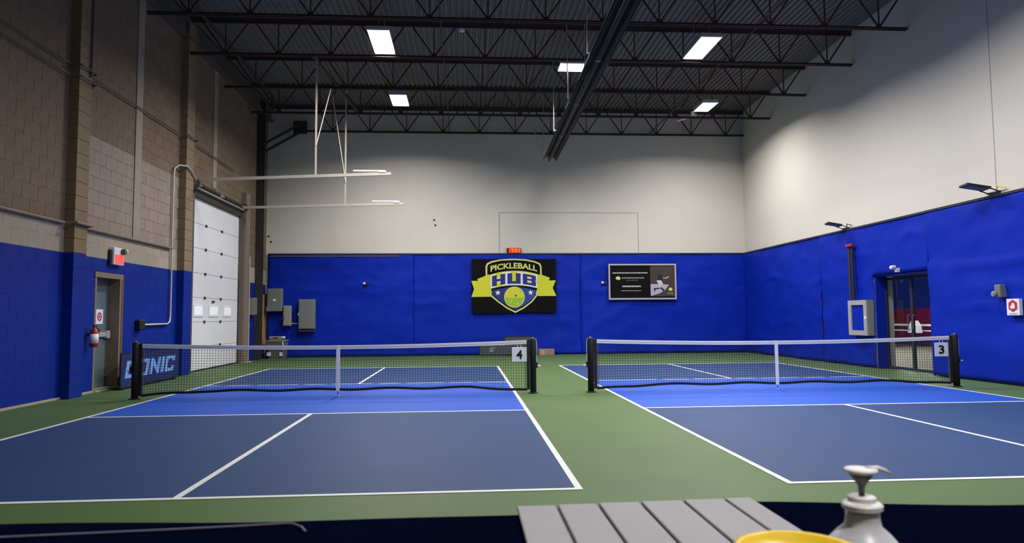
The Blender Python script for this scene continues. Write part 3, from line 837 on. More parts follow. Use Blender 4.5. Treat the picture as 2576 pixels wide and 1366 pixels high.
# ------------------------------------------------------------------ nets
def net(x0, y0, card_x, digit, lab_net, lab_card, reach):
    ny = y0 + NETY; xa, xb = x0 - .33, x0 + CW + reach; xm = (xa + xb) / 2; half = (xb - xa) / 2
    r = thing('pickleball_net', (xm, ny, 0), lab_net, 'net', 'pickleball nets')
    top = lambda x: .864 + (.925 - .864) * ((x - xm) / half) ** 2
    def bot(x):
        d = min(x - xa, xb - x)
        return .045 + .075 * min(1, d / 1.1) ** .8 + .012 * math.sin(x * 5.0)
    for xx, s in ((xa, -1), (xb, 1)):
        p = MB().lathe([(.055, 0), (.055, .93), (.045, .955), (.0, .96)], (xx, ny, 0), 20).build('post', 'blackpad', r, True)
        MB().lathe([(.09, 0), (.09, .012), (.055, .02)], (xx, ny, 0), 20).build('base_plate', 'black', p)
        rb('crank', 'black', p, xx + s * .05 - .03, xx + s * .05 + .03, ny - .03, ny + .03, .44, .54, r=.008)
        MB().lathe([(.012, 0), (.016, .02), (.012, .05)], (xx + s * .08, ny, .47), 10, (s, 0, 0)).build('crank_knob', 'white', p)
        MB().path([(xx - s * .05, ny, .935), (xx, ny, .965), (xx + s * .055, ny, .94), (xx + s * .068, ny, .85), (xx + s * .066, ny, .54)], .005, 6).build('tension_cord', 'tape', p)
        box('end_sleeve', 'netblack', r, min(xx - s * .06, xx - s * .11), max(xx - s * .06, xx - s * .11), ny - .012, ny + .012, bot(xx - s * .1), top(xx))
        MB().bar((xx - s * .13, ny, bot(xx - s * .1) + .02), (xx - s * .13, ny, top(xx) - .05), .012, .012).build('dowel', 'steelgrey', r)
    xs0, xs1 = xa + .11, xb - .11; n = 40
    # top tape in two layers
    tp = MB(); tb = MB(); bb = MB()
    for i in range(n):
        a = xs0 + (xs1 - xs0) * i / n; b = xs0 + (xs1 - xs0) * (i + 1) / n
        for m_, dz0, dz1, th in ((tp, -.065, .0, .010), (tb, -.04, -.022, .0115)):
            k = len(m_.v)
            for x_ in (a, b):
                for yy in (-th, th):
                    for dz in (dz0, dz1): m_.v.append((x_, ny + yy, top(x_) + dz))
            m_.f += [tuple(k + t for t in q) for q in ((0, 4, 5, 1), (2, 3, 7, 6), (1, 5, 7, 3), (0, 2, 6, 4))]
        k = len(bb.v)
        for x_ in (a, b):
            for yy in (-.010, .010):
                for dz in (-.02, .022): bb.v.append((x_, ny + yy, bot(x_) + dz))
        bb.f += [tuple(k + t for t in q) for q in ((0, 4, 5, 1), (2, 3, 7, 6), (1, 5, 7, 3), (0, 2, 6, 4))]
    t_ = tp.build('top_tape', 'tape', r); tb.build('tape_band', 'tapeshade', t_)
    bb.build('bottom_band', 'netblack', r)
    m_ = MB(); x = xs0; pitch = .046; th = .0042
    while x < xs1:
        m_.bar((x, ny, bot(x)), (x, ny, top(x) - .05), th, th); x += pitch
    rows = 17; seg = 46
    for j in range(1, rows):
        for i in range(seg):
            a = xs0 + (xs1 - xs0) * i / seg; b = xs0 + (xs1 - xs0) * (i + 1) / seg
            za = bot(a) + (top(a) - .05 - bot(a)) * j / rows; zb = bot(b) + (top(b) - .05 - bot(b)) * j / rows
            m_.bar((a, ny, za), (b, ny, zb), th, th)
    tag(m_.build('netting', 'netblack', r), 'black knotted netting', kind='stuff')
    s_ = MB().box(xm - .03, xm + .03, ny - .014, ny + .014, .085, .866).build('centre_strap', 'tape', r)
    MB().path([(xm + .0, ny, .09), (xm + .01, ny, .0)], .006, 6).build('anchor_cord', 'netblack', s_)
    MB().lathe([(.02, 0), (.02, .012), (.008, .016)], (xm + .01, ny, 0), 12).build('floor_anchor', 'galv', s_)
    settle(r)
    c = thing('number_card', (card_x, ny - .02, .55), lab_card, 'sign', 'white number cards on the nets')
    rb('card_plate', 'card', c, card_x - .13, card_x + .13, ny - .022, ny - .016, .55, .80, r=.002)
    text_obj('numeral', digit, 'ink', c, (card_x, ny - .0235, .675), BU, BV, .105, .155, offset=.028)
    for s in (-1, 1): MB().bar((card_x + s * .03, ny - .018, .79), (card_x + s * .03, ny - .018, .84), .01, .004).build('hook', 'white', c)
    settle(c)


net(X4, Y4, 0.04, '4', 'pickleball net with number 4 card across the left court', 'white square card with black 4 hanging on the left net', .28)
net(X3, Y3, 7.75, '3', 'pickleball net with number 3 card across the right court', 'white square card with black 3 hanging on the right net', .30)

# ------------------------------------------------------------------ banner on the back wall
by = YB - .165
b0, b1 = at(1186, 652, 1, by), at(1400, 786, 1, by)
W_, H_ = b1.x - b0.x, b0.z - b1.z
OX, OZ = b0.x, b1.z
r = thing('club_banner', ((b0.x + b1.x) / 2, by, OZ), 'black and lime PICKLEBALL HUB banner hung on the back wall', 'banner')
box('cloth', 'bannerblack', r, b0.x, b1.x, by, by + .02, b1.z, b0.z)


def bp(px, py):    # crop pixels of the banner (115..1655, 300..1265) -> banner plane metres
    return ((px - 115) / 1540.0 * W_, (1265 - py) / 965.0 * H_)


O = Vector((OX, by, OZ))
lay = lambda k: O + Vector((0, -.004 * k, 0))
pts = lambda L: [bp(*p) for p in L]
# shield outline
sh_o = [(370, 590), (368, 430), (395, 375), (480, 335), (640, 305), (880, 292), (1100, 303), (1270, 338), (1360, 375), (1390, 430), (1392, 590), (1392, 700),
        (1310, 900), (1310, 960), (1210, 1080), (1060, 1190), (905, 1268), (750, 1190), (590, 1075), (450, 960), (450, 880), (370, 700)]
sh_i = [(400, 590), (400, 440), (418, 398), (490, 362), (645, 330), (880, 318), (1095, 330), (1262, 364), (1338, 398), (1362, 440), (1362, 590), (1362, 700),
        (1285, 895), (1285, 945), (1195, 1060), (1050, 1165), (905, 1238), (760, 1165), (605, 1055), (478, 945), (478, 880), (400, 700)]
MB().ring(pts(sh_o), pts(sh_i), lay(1), BU, BV, .003).build('shield_outline', 'limepale', r)
MB().prism(pts([(478, 860), (880, 790), (905, 790), (905, 1215), (760, 1145), (615, 1040), (485, 935)]), lay(.5), BU, BV, .003).build('shield_field', 'bannernavy', r)
MB().prism(pts([(905, 790), (1285, 860), (1280, 935), (1190, 1045), (1045, 1145), (905, 1215)]), lay(.5), BU, BV, .003).build('shield_field', 'bannernavy2', r)
# ribbon: two tails and a curved centre
MB().prism(pts([(112, 690), (235, 690), (215, 660), (430, 575), (470, 600), (470, 950), (455, 975), (112, 978), (160, 840)]), lay(1.6), BU, BV, .003).build('ribbon_tail', 'lime', r)
MB().prism(pts([(1648, 685), (1520, 690), (1540, 640), (1380, 580), (1310, 600), (1310, 945), (1320, 968), (1655, 968), (1590, 825)]), lay(1.6), BU, BV, .003).build('ribbon_tail', 'lime', r)
arc_t = [(430 + 930 * i / 16.0, 588 - 78 * (1 - ((i - 8) / 8.0) ** 2)) for i in range(17)]
arc_b = [(430 + 930 * i / 16.0, 845 - 72 * (1 - ((i - 8) / 8.0) ** 2)) for i in range(17)]
MB().prism(pts(arc_t + arc_b[::-1]), lay(2.2), BU, BV, .003).build('ribbon_band', 'lime', r)
kx = W_ / 1540.0; kz = H_ / 965.0
wrp = lambda a, b: (a, b - (a / (430 * kx)) ** 2 * 62 * kz)
hb = bp(885, 648)
for o in letters('letter_outline', 'HUB', 'card', r, lay(2.9) + Vector((hb[0], 0, hb[1])), BU, BV, 800 * kx, 190 * kz, gap=.16, warp=wrp, grow=.045): pass
letters('letter', 'HUB', 'bannernavy', r, lay(3.8) + Vector((hb[0], 0, hb[1])), BU, BV, 800 * kx, 190 * kz, gap=.16, warp=wrp)
pb = bp(885, 418)
wrp2 = lambda a, b: (a, b - (a / (430 * kx)) ** 2 * 58 * kz)
text_obj('lettering', 'PICKLEBALL', 'limepale', r, lay(1.4) + Vector((pb[0], 0, pb[1])), BU, BV, 850 * kx, 105 * kz, offset=.03, warp=wrp2)
bc = bp(890, 985)
cir = lambda rx, rz, cx, cz, n=28: [(cx + rx * math.cos(2 * math.pi * i / n), cz + rz * math.sin(2 * math.pi * i / n)) for i in range(n)]
MB().prism(cir(188 * kx, 188 * kz, *bc), lay(2.9), BU, BV, .003).build('ball_outline', 'limepale', r)
MB().prism(cir(172 * kx, 172 * kz, *bc), lay(3.7), BU, BV, .003).build('ball', 'ballgreen', r)
up = [(bc[0] + 172 * kx * math.cos(math.pi * i / 18), bc[1] + 172 * kz * math.sin(math.pi * i / 18)) for i in range(19)]
up += [(bc[0] - 172 * kx + 344 * kx * i / 8, bc[1] - (18 - 18 * ((i - 4) / 4.0) ** 2) * kz) for i in range(1, 8)]
MB().prism(up, lay(4.1), BU, BV, .003).build('ball_upper', 'lime', r)
for px, py, rr, mm in ((915, 958, 18, 'bannernavy'), (765, 940, 14, 'limepale'), (860, 850, 14, 'limepale'), (830, 1058, 16, 'limepale'), (945, 1105, 16, 'limepale'), (1000, 880, 12, 'ballgreen'), (980, 1010, 14, 'ballgreen')):
    MB().prism(cir(rr * kx, rr * kz, *bp(px, py), n=12), lay(4.9), BU, BV, .003).build('ball_hole', mm, r)
for px, py in ((590, 905), (1185, 905)):
    c_ = bp(px, py); st = []
    for i in range(10):
        rr = 54 if i % 2 == 0 else 22; a = math.pi / 2 + i * math.pi / 5
        st.append((c_[0] + rr * kx * math.cos(a), c_[1] + rr * kz * math.sin(a)))
    MB().prism(st, lay(1.6), BU, BV, .003).build('star', 'card', r)
settle(r)

# framed poster
by = YB - .19
a0, a1 = at(1530, 664, 1, by), at(1702, 753, 1, by)
aw, ah = a1.x - a0.x, a0.z - a1.z
r = thing('framed_poster', ((a0.x + a1.x) / 2, by, a1.z), 'dark framed poster with a crouching player photo on the back wall', 'poster')
O = Vector((a0.x, by, a1.z))
box('sheet', 'bannerblack', r, a0.x, a1.x, by, by + .02, a1.z, a0.z)
e = .055
MB().ring([(0, 0), (aw, 0), (aw, ah), (0, ah)], [(e, e), (aw - e, e), (aw - e, ah - e), (e, ah - e)], O, BU, BV, .03).build('border', 'adframe', r)
ap = lambda px, py: ((px - 235) / 2055.0 * aw, (1235 - py) / 1065.0 * ah)
def apoly(name, m_, L, k): MB().prism([ap(*p) for p in L], O + Vector((0, -.003 * k, 0)), BU, BV, .003).build(name, m_, r)
apoly('photo', 'adbrown', [(1500, 210), (2235, 210), (2235, 1140), (1500, 1140)], 0)
apoly('photo_floor', 'adlav', [(1505, 775), (1720, 775), (1880, 1000), (1760, 1060), (1510, 1130)], 1)
apoly('photo_floor', 'adlav', [(1880, 790), (2070, 790), (1940, 965), (1880, 900)], 1)
apoly('player_shirt', 'adgrey', [(1690, 665), (1830, 660), (1900, 800), (1870, 890), (1760, 880), (1740, 780)], 2)
apoly('player_arm', 'adskin', [(1800, 790), (1895, 800), (1890, 880), (1780, 890)], 3)
apoly('player_leg', 'ink', [(1600, 900), (1860, 880), (1860, 900), (1650, 935), (1640, 1000), (1615, 990)], 3)
apoly('player_hair', 'ink', [(1740, 520), (1800, 480), (1860, 530), (1870, 640), (1830, 665), (1700, 660)], 2)
apoly('racket_arm', 'adskin', [(1880, 585), (1980, 580), (2065, 540), (2080, 560), (1990, 615), (1890, 605)], 2)
apoly('emblem', 'limepale', [(2045, 930), (2080, 885), (2140, 885), (2175, 935), (2150, 975), (2070, 980)], 2)
apoly('emblem', 'limepale', [(445, 610), (470, 560), (500, 545), (560, 545), (600, 600), (590, 640), (500, 645)], 2)
def smudge(x0, x1, y, h, m_='adtext'):
    x = x0; k = 0
    while x < x1:
        w = 34 + (k * 37 % 41); w = min(w, x1 - x)
        apoly('text_mark', m_, [(x, y - h / 2 + k % 3 * 3), (x + w, y - h / 2), (x + w, y + h / 2 - k % 2 * 5), (x, y + h / 2)], 1); x += w + 11; k += 1
smudge(360, 1430, 440, 34); smudge(640, 1310, 590, 40, 'barrierprint'); smudge(780, 1130, 660, 16, 'barrierprint'); smudge(650, 1210, 840, 44); smudge(620, 1220, 970, 18)
smudge(2020, 2190, 1055, 40, 'barrierprint')
settle(r)

# clock on top of the tarp
cq0, cq1 = at(1275, 626, 1, YB - .1), at(1311, 640, 1, YB - .1)
r = thing('digital_clock', ((cq0.x + cq1.x) / 2, YB - .1, cq1.z), 'small glowing red digital clock above the lime banner', 'clock')
rb('clock_case', 'black', r, cq0.x, cq1.x, YB - .1, YB - .02, TARP + .013, cq0.z + .03, r=.008)
cx, cz, cw, chh = (cq0.x + cq1.x) / 2 + .03, (TARP + .013 + cq0.z + .03) / 2, cq1.x - cq0.x, cq0.z + .03 - TARP - .013
box('clock_face', 'ledglow', r, cx - cw * .42, cx + cw * .4, YB - .103, YB - .099, cz - chh * .42, cz + chh * .42)
SEG = {'7': 'abc', '5': 'afgcd', '1': 'bc'}
hh = chh * .72; wq = hh * .5; t = hh * .16
def seg7(ch, x0):
    S = {'a': (0, hh / 2 - t, wq, hh / 2), 'g': (0, -t / 2, wq, t / 2), 'd': (0, -hh / 2, wq, -hh / 2 + t), 'b': (wq - t, 0, wq, hh / 2), 'c': (wq - t, -hh / 2, wq, 0), 'f': (0, 0, t, hh / 2), 'e': (0, -hh / 2, t, 0)}
    m_ = MB()
    for s in SEG[ch]:
        a, b, c, d = S[s]; m_.box(x0 + a, x0 + c, YB - .107, YB - .102, cz + b, cz + d)
    m_.build('digit', 'led', r)
xx = cx - (3 * wq + .5 * wq + .03) / 2
seg7('7', xx); xx += wq + .03
MB().box(xx, xx + t, YB - .107, YB - .102, cz + .03, cz + .03 + t).box(xx, xx + t, YB - .107, YB - .102, cz - .03 - t, cz - .03).build('colon', 'led', r)
xx += t + .03; seg7('5', xx); xx += wq + .03; seg7('1', xx)
settle(r)

# small white hooks poking through the back tarp
for px, py, lab in ((917, 713, 'small white spigot on the back tarp right of the grey boxes'), (1516, 711, 'small white spigot on the back tarp beside the poster')):
    q = at(px, py, 1, YB - .17)
    r = thing('wall_spigot', q, lab, 'spigot')
    MB().lathe([(.03, -.1), (.03, .0), (.045, .02), (.03, .05)], q, 14, (-.4, -1, 0)).build('spigot_body', 'white', r)
    MB().lathe([(.04, 0), (.06, .02), (.06, .05)], (q.x + .08, q.y + .06, q.z), 14, (0, -1, 0)).build('collar', 'black', r)
    settle(r)

# ------------------------------------------------------------------ electrical boxes on the back tarp, left
def ebox(name, p0, p1, dep, m_, label, extra=None):
    yq = YB - .15
    a, b = at(*p0, 1, yq - dep), at(*p1, 1, yq - dep)
    r = thing(name, ((a.x + b.x) / 2, yq, b.z), label, 'electrical box')
    rb('enclosure', m_, r, a.x, b.x, yq - dep, yq, b.z, a.z, r=.012)
    rb('cover', m_, r, a.x + .025, b.x - .025, yq - dep - .015, yq - dep + .005, b.z + .03, a.z - .03, r=.006)
    if extra: extra(r, a, b, yq - dep)
    return settle(r)


def ex1(r, a, b, y):
    cx = (a.x + b.x) / 2
    rb('white_tag', 'card', r, cx - .05, cx + .05, y - .02, y - .012, (a.z + b.z) / 2 - .04, (a.z + b.z) / 2 + .03, r=.004)
    rb('lower_skirt', m_skirt, r, a.x - .02, b.x - .01, y - .02, y + .1, b.z, b.z + .16, r=.008)
m_skirt = 'boxgrey'
ebox('breaker_panel', (672, 726), (709, 783), .18, 'boxgrey', 'grey square electrical box with a white tag in the corner', ex1)


def ex2(r, a, b, y):
    h = MB().rbox(a.x - .02, a.x + .05, y - .06, y, b.z + .2, b.z + .28, r=.008).build('lever', 'steeldark', r)
    MB().path([(b.x, YB - .18, b.z + .08), (b.x + .2, YB - .18, b.z + .08)], .02, 8).build('conduit_stub', 'galv', r)
ebox('disconnect_switch', (712, 769), (731, 820), .16, 'boxgrey2', 'small pale grey switch box with a lever between two larger boxes', ex2)


def ex3(r, a, b, y):
    box('bottom_lip', 'trimbrown', r, a.x + .01, b.x - .01, y + .02, YB - .15, b.z - .07, b.z - .045)
    rb('latch', 'galv', r, a.x - .015, a.x + .02, y - .02, y + .01, (a.z + b.z) / 2 - .05, (a.z + b.z) / 2 + .05, r=.004)
ebox('transformer_box', (751, 753), (791, 828), .2, 'boxgrey', 'tall grey electrical box, rightmost of the three', ex3)

# grey storage bins in the corner
q0, q1 = at(655, 846, 1, 18.2), at(708, 903, 1, 18.2)
r = thing('storage_bin', (-7.15, 18.2, 0), 'grey storage bin with lid in the back left corner', 'bin')
mb = MB(); zt = .56
lo = [(-7.38, 18.0), (-6.92, 18.0), (-6.92, 18.5), (-7.38, 18.5)]; hi = [(-7.43, 17.95), (-6.88, 17.95), (-6.88, 18.55), (-7.43, 18.55)]
mb.v = [(a, b, 0) for a, b in lo] + [(a, b, zt) for a, b in hi]
mb.f = [(3, 2, 1, 0), (4, 5, 6, 7), (0, 1, 5, 4), (1, 2, 6, 5), (2, 3, 7, 6), (3, 0, 4, 7)]
mb.build('bin_body', 'bin', r)
MB().rbox(-7.45, -6.86, 17.93, 18.57, zt, zt + .06, r=.02).rbox(-7.36, -6.95, 18.02, 18.5, zt + .055, zt + .1, r=.02).build('lid', 'boxgrey', r)
for xx, w in ((-7.36, .13), (-6.97, .10)):
    rb('paper_tag', 'card', r, xx - w / 2, xx + w / 2, 17.96, 17.985, .1, .22, r=.002)
MB().path([(-6.93, 17.95, .58), (-6.9, 17.92, .5), (-6.9, 17.92, .3)], .015, 6).build('strap', 'card', r)
settle(r)
r = thing('tool_case', (-7.15, 18.25, .66), 'low grey case lying on top of the storage bin', 'case')
rb('case_body', 'boxgrey2', r, -7.4, -6.95, 18.05, 18.45, .662, .74, r=.015)
rb('case_handle', 'steeldark', r, -7.25, -7.1, 18.03, 18.06, .69, .715, r=.006)
rb('clasp', 'white', r, -6.98, -6.9, 18.06, 18.2, .68, .74, r=.01)
settle(r)

# charcoal barriers leaning near the back tarp
def barrier(x0, x1, y, h, m_, label, marks):
    r = thing('court_barrier', ((x0 + x1) / 2, y, 0), label, 'barrier')
    rb('panel', m_, r, x0, x1, y - .02, y, .03, h, r=.004)
    MB().ring([(0, 0), (x1 - x0, 0), (x1 - x0, h - .03), (0, h - .03)], [(.025, .025), (x1 - x0 - .025, .025), (x1 - x0 - .025, h - .055), (.025, h - .055)], (x0, y - .02, .03), BU, BV, .006).build('edge_frame', 'black', r)
    for (a, b, c, d) in marks:
        MB().prism([(a, b), (c, b), (c, d), (a, d)], (x0, y - .02, 0), BU, BV, .003).build('print_mark', 'barrierprint', r)
    for xx in (x0 + .1, x1 - .1): box('foot', 'black', r, xx - .02, xx + .02, y - .12, y + .12, 0, .03)
    settle(r)


barrier(-.42, .72, 18.35, .42, 'barrierdark', 'charcoal barrier with faint grey print standing against the back tarp', [(.36, .14, .48, .2), (.34, .22, .5, .26), (.38, .28, .56, .31), (.7, .33, .73, .38), (.82, .33, .85, .38)])
barrier(.45, 1.42, 18.52, .66, 'barrierdark', 'taller charcoal barrier behind the number 4 card', [])
r = thing('cardboard_box', (1.9, 18.45, 0), 'low brown cardboard box on the floor between the nets', 'box')
rb('carton', 'cardboard', r, 1.62, 2.16, 18.3, 18.62, 0, .215, r=.008)
box('carton_tape', 'frame', r, 1.62, 2.16, 18.44, 18.48, .2145, .217)
for xx in (1.7, 1.77): MB().prism([(0, 0), (.04, 0), (.04, .14), (0, .14)], (xx, 18.3, .03), BU, BV, .003).build('print_mark', 'adskin', r)
settle(r)

# ------------------------------------------------------------------ right wall fittings
TX = XR - .15
def flood(y, z, label, ln):
    r = thing('flood_light', (XR - .1, y, z), label, 'flood light', 'flood lights on top of the right tarp')
    d = Vector((-1, .25, .22)).normalized(); s_ = Vector((.25, 1, 0)).normalized()
    O = Vector((XR - .16, y, z + .03))
    MB().prism([(0, -.17), (ln, -.17), (ln, .17), (0, .17)], O, d, s_, -.04).build('lamp_head', 'black', r)
    MB().prism([(.03, -.14), (ln - .03, -.14), (ln - .03, .14), (.03, .14)], O - d.cross(s_) * -.0, d, s_, .004).build('lamp_glass', 'boxgrey', r)
    MB().bar((XR - .02, y - .14, z - .02), (XR - .2, y - .14, z + .04), .03, .012).bar((XR - .02, y + .14, z - .02), (XR - .2, y + .14, z + .04), .03, .012).bar((XR - .02, y - .16, z - .02), (XR - .02, y + .16, z - .02), .03, .03).build('bracket', 'steeldark', r)
    MB().path([(XR - .05, y - .1, z), (XR - .09, y - .2, z + .07), (XR - .04, y - .32, z + .02)], .012, 6).build('cable_shape', 'yellow' if y < 9 else 'black', r)
    settle(r)


flood(12.2, TARP + .07, 'black flood light on top of the right tarp above the hose cabinet', .36)
flood(7.05, TARP + .09, 'black flood light on top of the right tarp near the picture edge', .42)
# alarm strobe with raceways
SY = at(2139, 690, 0, TX - .05).y
r = thing('fire_alarm_strobe', (TX, SY, 3.0), 'red fire alarm strobe above two dark raceways on the right tarp', 'alarm')
MB().rbox(TX - .08, TX, SY - .14, SY + .14, 3.06, 3.14, r=.015).build('strobe_body', 'red', r)
for yy, w in ((SY + .06, .045), (SY - .06, .03)):
    box('raceway', 'hem', r, TX - .04, TX, yy - w, yy + w, 1.72, 3.06)
settle(r)
# hose cabinet
r = thing('hose_cabinet', (TX, 11.9, .8), 'grey framed hose cabinet with blue pane beside the glass doorway', 'cabinet')
cx0, cx1 = XR - .25, XR - .02
cy0, cy1, cz0, cz1 = at(2180, 800, 0, cx0).y, at(2134, 800, 0, cx0).y, .80, 1.68
MB().box(cx0 + .04, cx1, cy0, cy1, cz0, cz1).build('cabinet_body', 'boxgrey2', r)
O = Vector((cx0 + .04, (cy0 + cy1) / 2, (cz0 + cz1) / 2)); w, h = (cy1 - cy0) / 2, (cz1 - cz0) / 2
f_ = MB().ring([(-w, -h), (w, -h), (w, h), (-w, h)], [(-w + .13, -h + .12), (w - .13, -h + .12), (w - .13, h - .12), (-w + .13, h - .12)], O, RU, BV, .04).build('door_frame', 'galv', r)
MB().prism([(-w + .12, -h + .11), (w - .12, -h + .11), (w - .12, h - .11), (-w + .12, h - .11)], O, RU, BV, .008).build('door_pane', 'tarp', r)
rb('door_latch', 'white', r, cx0 - .012, cx0 + .01, cy0 + .03, cy0 + .08, 1.2, 1.28, r=.004)
settle(r)
# small camera above doorway
q = at(2252, 672, 0, TX)
r = thing('wall_camera', q, 'small white camera above the glass doorway', 'camera')
MB().lathe([(.02, 0), (.045, .02), (.045, .12), (.03, .14)], q, 16, (-1, -.2, -.1)).build('camera_body', 'white', r)
rb('mount', 'white', r, TX, XR - .02, q.y - .04, q.y + .04, q.z - .12, q.z - .02)
settle(r)
# emergency light and sign
q = at(2512, 735, 0, TX)
r = thing('emergency_light', q, 'grey emergency light with round lens above the small white sign', 'emergency light')
rb('light_case', 'boxgrey', r, TX - .05, XR - .03, q.y - .1, q.y + .05, q.z - .1, q.z + .14, r=.012)
MB().lathe([(.03, 0), (.055, .02), (.055, .05), (.045, .06)], (TX - .05, q.y + .01, q.z - .03), 18, (-1, .15, -.1)).build('lamp_head', 'boxgrey2', r)
settle(r)
s0, s1 = at(2532, 752, 0, TX), at(2566, 793, 0, TX)
r = thing('safety_sign', (TX, (s0.y + s1.y) / 2, s1.z), 'white sign with red hexagon symbol on the right tarp', 'sign')
box('sign_plate', 'card', r, TX - .004, XR - .09, s1.y, s0.y, s1.z, s0.z)
cy, cz, rr = (s0.y + s1.y) / 2, (s0.z + s1.z) / 2 + .02, .115
hexa = [(rr * math.cos(math.pi / 2 + i * math.pi / 3), rr * math.sin(math.pi / 2 + i * math.pi / 3)) for i in range(6)]
O = Vector((TX - .004, cy, cz))
MB().prism(hexa, O, RU, BV, .003).build('red_hexagon', 'redsign', r)
MB().prism([(-.055, -.05), (.04, -.05), (.05, .0), (.02, .05), (-.01, .06), (-.03, .01), (-.06, .0)], O + Vector((-.003, 0, 0)), RU, BV, .003).build('pale_symbol', 'card', r)
MB().prism([(-.09, 0), (.09, 0), (.09, .012), (-.09, .012)], O + Vector((0, 0, -.15)), RU, BV, .003).build('print_line', 'barrierprint', r)
settle(r)

# ------------------------------------------------------------------ glass doorway and the hall behind it
r = thing('door_3', (XR + .25, (DY0 + DY1) / 2, 0), 'double glass doors in a blue lined doorway of the right wall', None); r['kind'] = 'structure'
gx = XR + .25
box('reveal_lining', 'tarp', r, XR - .03, gx, DY1 - .03, DY1 + .01, 0, DZ)
box('reveal_lining', 'tarp', r, XR - .03, gx, DY0 - .01, DY0 + .03, 0, DZ)
box('soffit', 'tarp', r, XR - .03, gx, DY0, DY1, DZ - .03, DZ + .01)
ym = (DY0 + DY1) / 2
for (a, b) in ((DY0 + .03, ym - .005), (ym + .005, DY1 - .03)):
    lf = MB().ring([(-(b - a) / 2, 0), ((b - a) / 2, 0), ((b - a) / 2, 2.2), (-(b - a) / 2, 2.2)],
                   [(-(b - a) / 2 + .035, .06), ((b - a) / 2 - .035, .06), ((b - a) / 2 - .035, 2.14), (-(b - a) / 2 + .035, 2.14)], (gx, (a + b) / 2, .01), RU, BV, .045).build('door_leaf', 'hem', r)
    box('glass_pane', 'glass', r, gx - .025, gx - .019, a + .03, b - .03, .07, 2.16)
    yy = ym + (.09 if a > ym else -.09)
    MB().path([(gx - .045, yy, .95), (gx - .09, yy, .97), (gx - .09, yy, 1.28), (gx - .045, yy, 1.3)], .012, 8).build('pull_handle', 'steelgrey', r)
settle(r)
# hall beyond
struct(box('floor_hall', 'hallfloor', None, XR + .42, 24, 6, 36, -.2, -.002), 'greyish floor of the hall beyond the glass doors')
w = struct(box('wall_hall', 'hallblue', None, 20.5, 20.8, 6, 36, 0, 6), 'blue wall with red lower band beyond the glass doors')
box('red_band', 'hallred', w, 20.47, 20.52, 6, 36, 0, 1.58)
struct(box('wall_hall_end', 'hallblue', None, XR + .42, 20.8, 34, 34.3, 0, 6), 'far end wall of the hall beyond')
struct(box('wall_hall_side', 'rearwall', None, XR + .42, 20.8, 5.9, 6.0, 0, 6), 'near end wall of the hall beyond')
struct(box('ceiling_hall', 'deck', None, XR + .42, 20.8, 6, 34.3, 6.0, 6.2), 'roof of the hall beyond the glass doors')
q = at(2236, 780, 0, 16.2)
r = thing('cream_pillar', (16.2, q.y, 0), 'cream pillar seen through the left glass door', 'pillar')
box('shaft', 'hallcream', r, 16.0, 16.3, q.y - .1, q.y + .35, 0, 6); box('plinth', 'boxgrey', r, 15.97, 16.33, q.y - .13, q.y + .38, 0, .12)
settle(r)
r = thing('far_net', (18.0, 22.5, 0), 'white taped net in the hall seen through the glass doors', 'net')
box('top_tape', 'tape', r, 17.98, 18.02, 19.5, 25.5, .82, .90)
m_ = MB()
for i in range(60): m_.bar((18, 19.5 + i * .1, .05), (18, 19.5 + i * .1, .84), .012, .012)
for j in range(8): m_.bar((18, 19.5, .08 + j * .1), (18, 25.5, .08 + j * .1), .012, .012)
tag(m_.build('netting', 'netblack', r), None, kind='stuff')
box('lower_tape', 'tape', r, 17.985, 18.015, 19.5, 25.5, .60, .65)
for yy in (19.5, 25.5): MB().path([(18, yy, 0), (18, yy, .95)], .04, 10).build('post', 'black', r)
settle(r)
q = at(2310, 818, 0, 17.6)
r = thing('ball_tent', (17.6, q.y, 0), 'small white peaked ball rack in front of the far net', 'ball rack')
MB().prism([(-.24, .55), (.24, .55), (.2, .85), (0, 1.05), (-.16, .85)], (17.6, q.y, 0), RU, BV, .3).build('canopy', 'white', r)
for s in (-1, 1):
    for t in (.02, .28): MB().path([(17.6 - t, q.y + s * .2, 0), (17.6 - t, q.y + s * .2, .6)], .02, 6).build('leg', 'black', r)
settle(r)
l = bpy.data.lights.new('hall_fill_light', 'AREA'); l.shape = 'RECTANGLE'; l.size = 1.2; l.size_y = 6; l.energy = 1500; l.color = (1, .96, .9)  # unseen area light added to brighten the hall behind the glass doors
r = thing('hall_fill_lamp', (12.6, 18, 5.8), 'unseen ceiling lamp added to light the hall beyond', 'ceiling light')
box('housing', 'housing', r, 12.0, 13.2, 15, 21, 5.82, 5.99); settle(r)
lo = bpy.data.objects.new('hall_fill_light', l); COL.objects.link(lo); lo.parent = r

# ------------------------------------------------------------------ foreground counter and what lies on it
CT = .92
r = thing('counter', (-.6, -4.3, 0), 'dark navy cloth-covered counter in the foreground', 'counter')
mb = MB(); n = 60; x0, x1 = -3.0, 2.2
EP = [(-3.0, -3.83), (-1.84, -3.835), (-1.28, -3.872), (-.79, -3.872), (-.34, -3.815), (.28, -3.90), (2.2, -3.94)]


def edge_y(x):
    for (a, ya_), (b, yb_) in zip(EP, EP[1:]):
        if x <= b:
            t = max(0.0, (x - a) / (b - a)); t = t * t * (3 - 2 * t)
            return ya_ + (yb_ - ya_) * t
    return EP[-1][1]


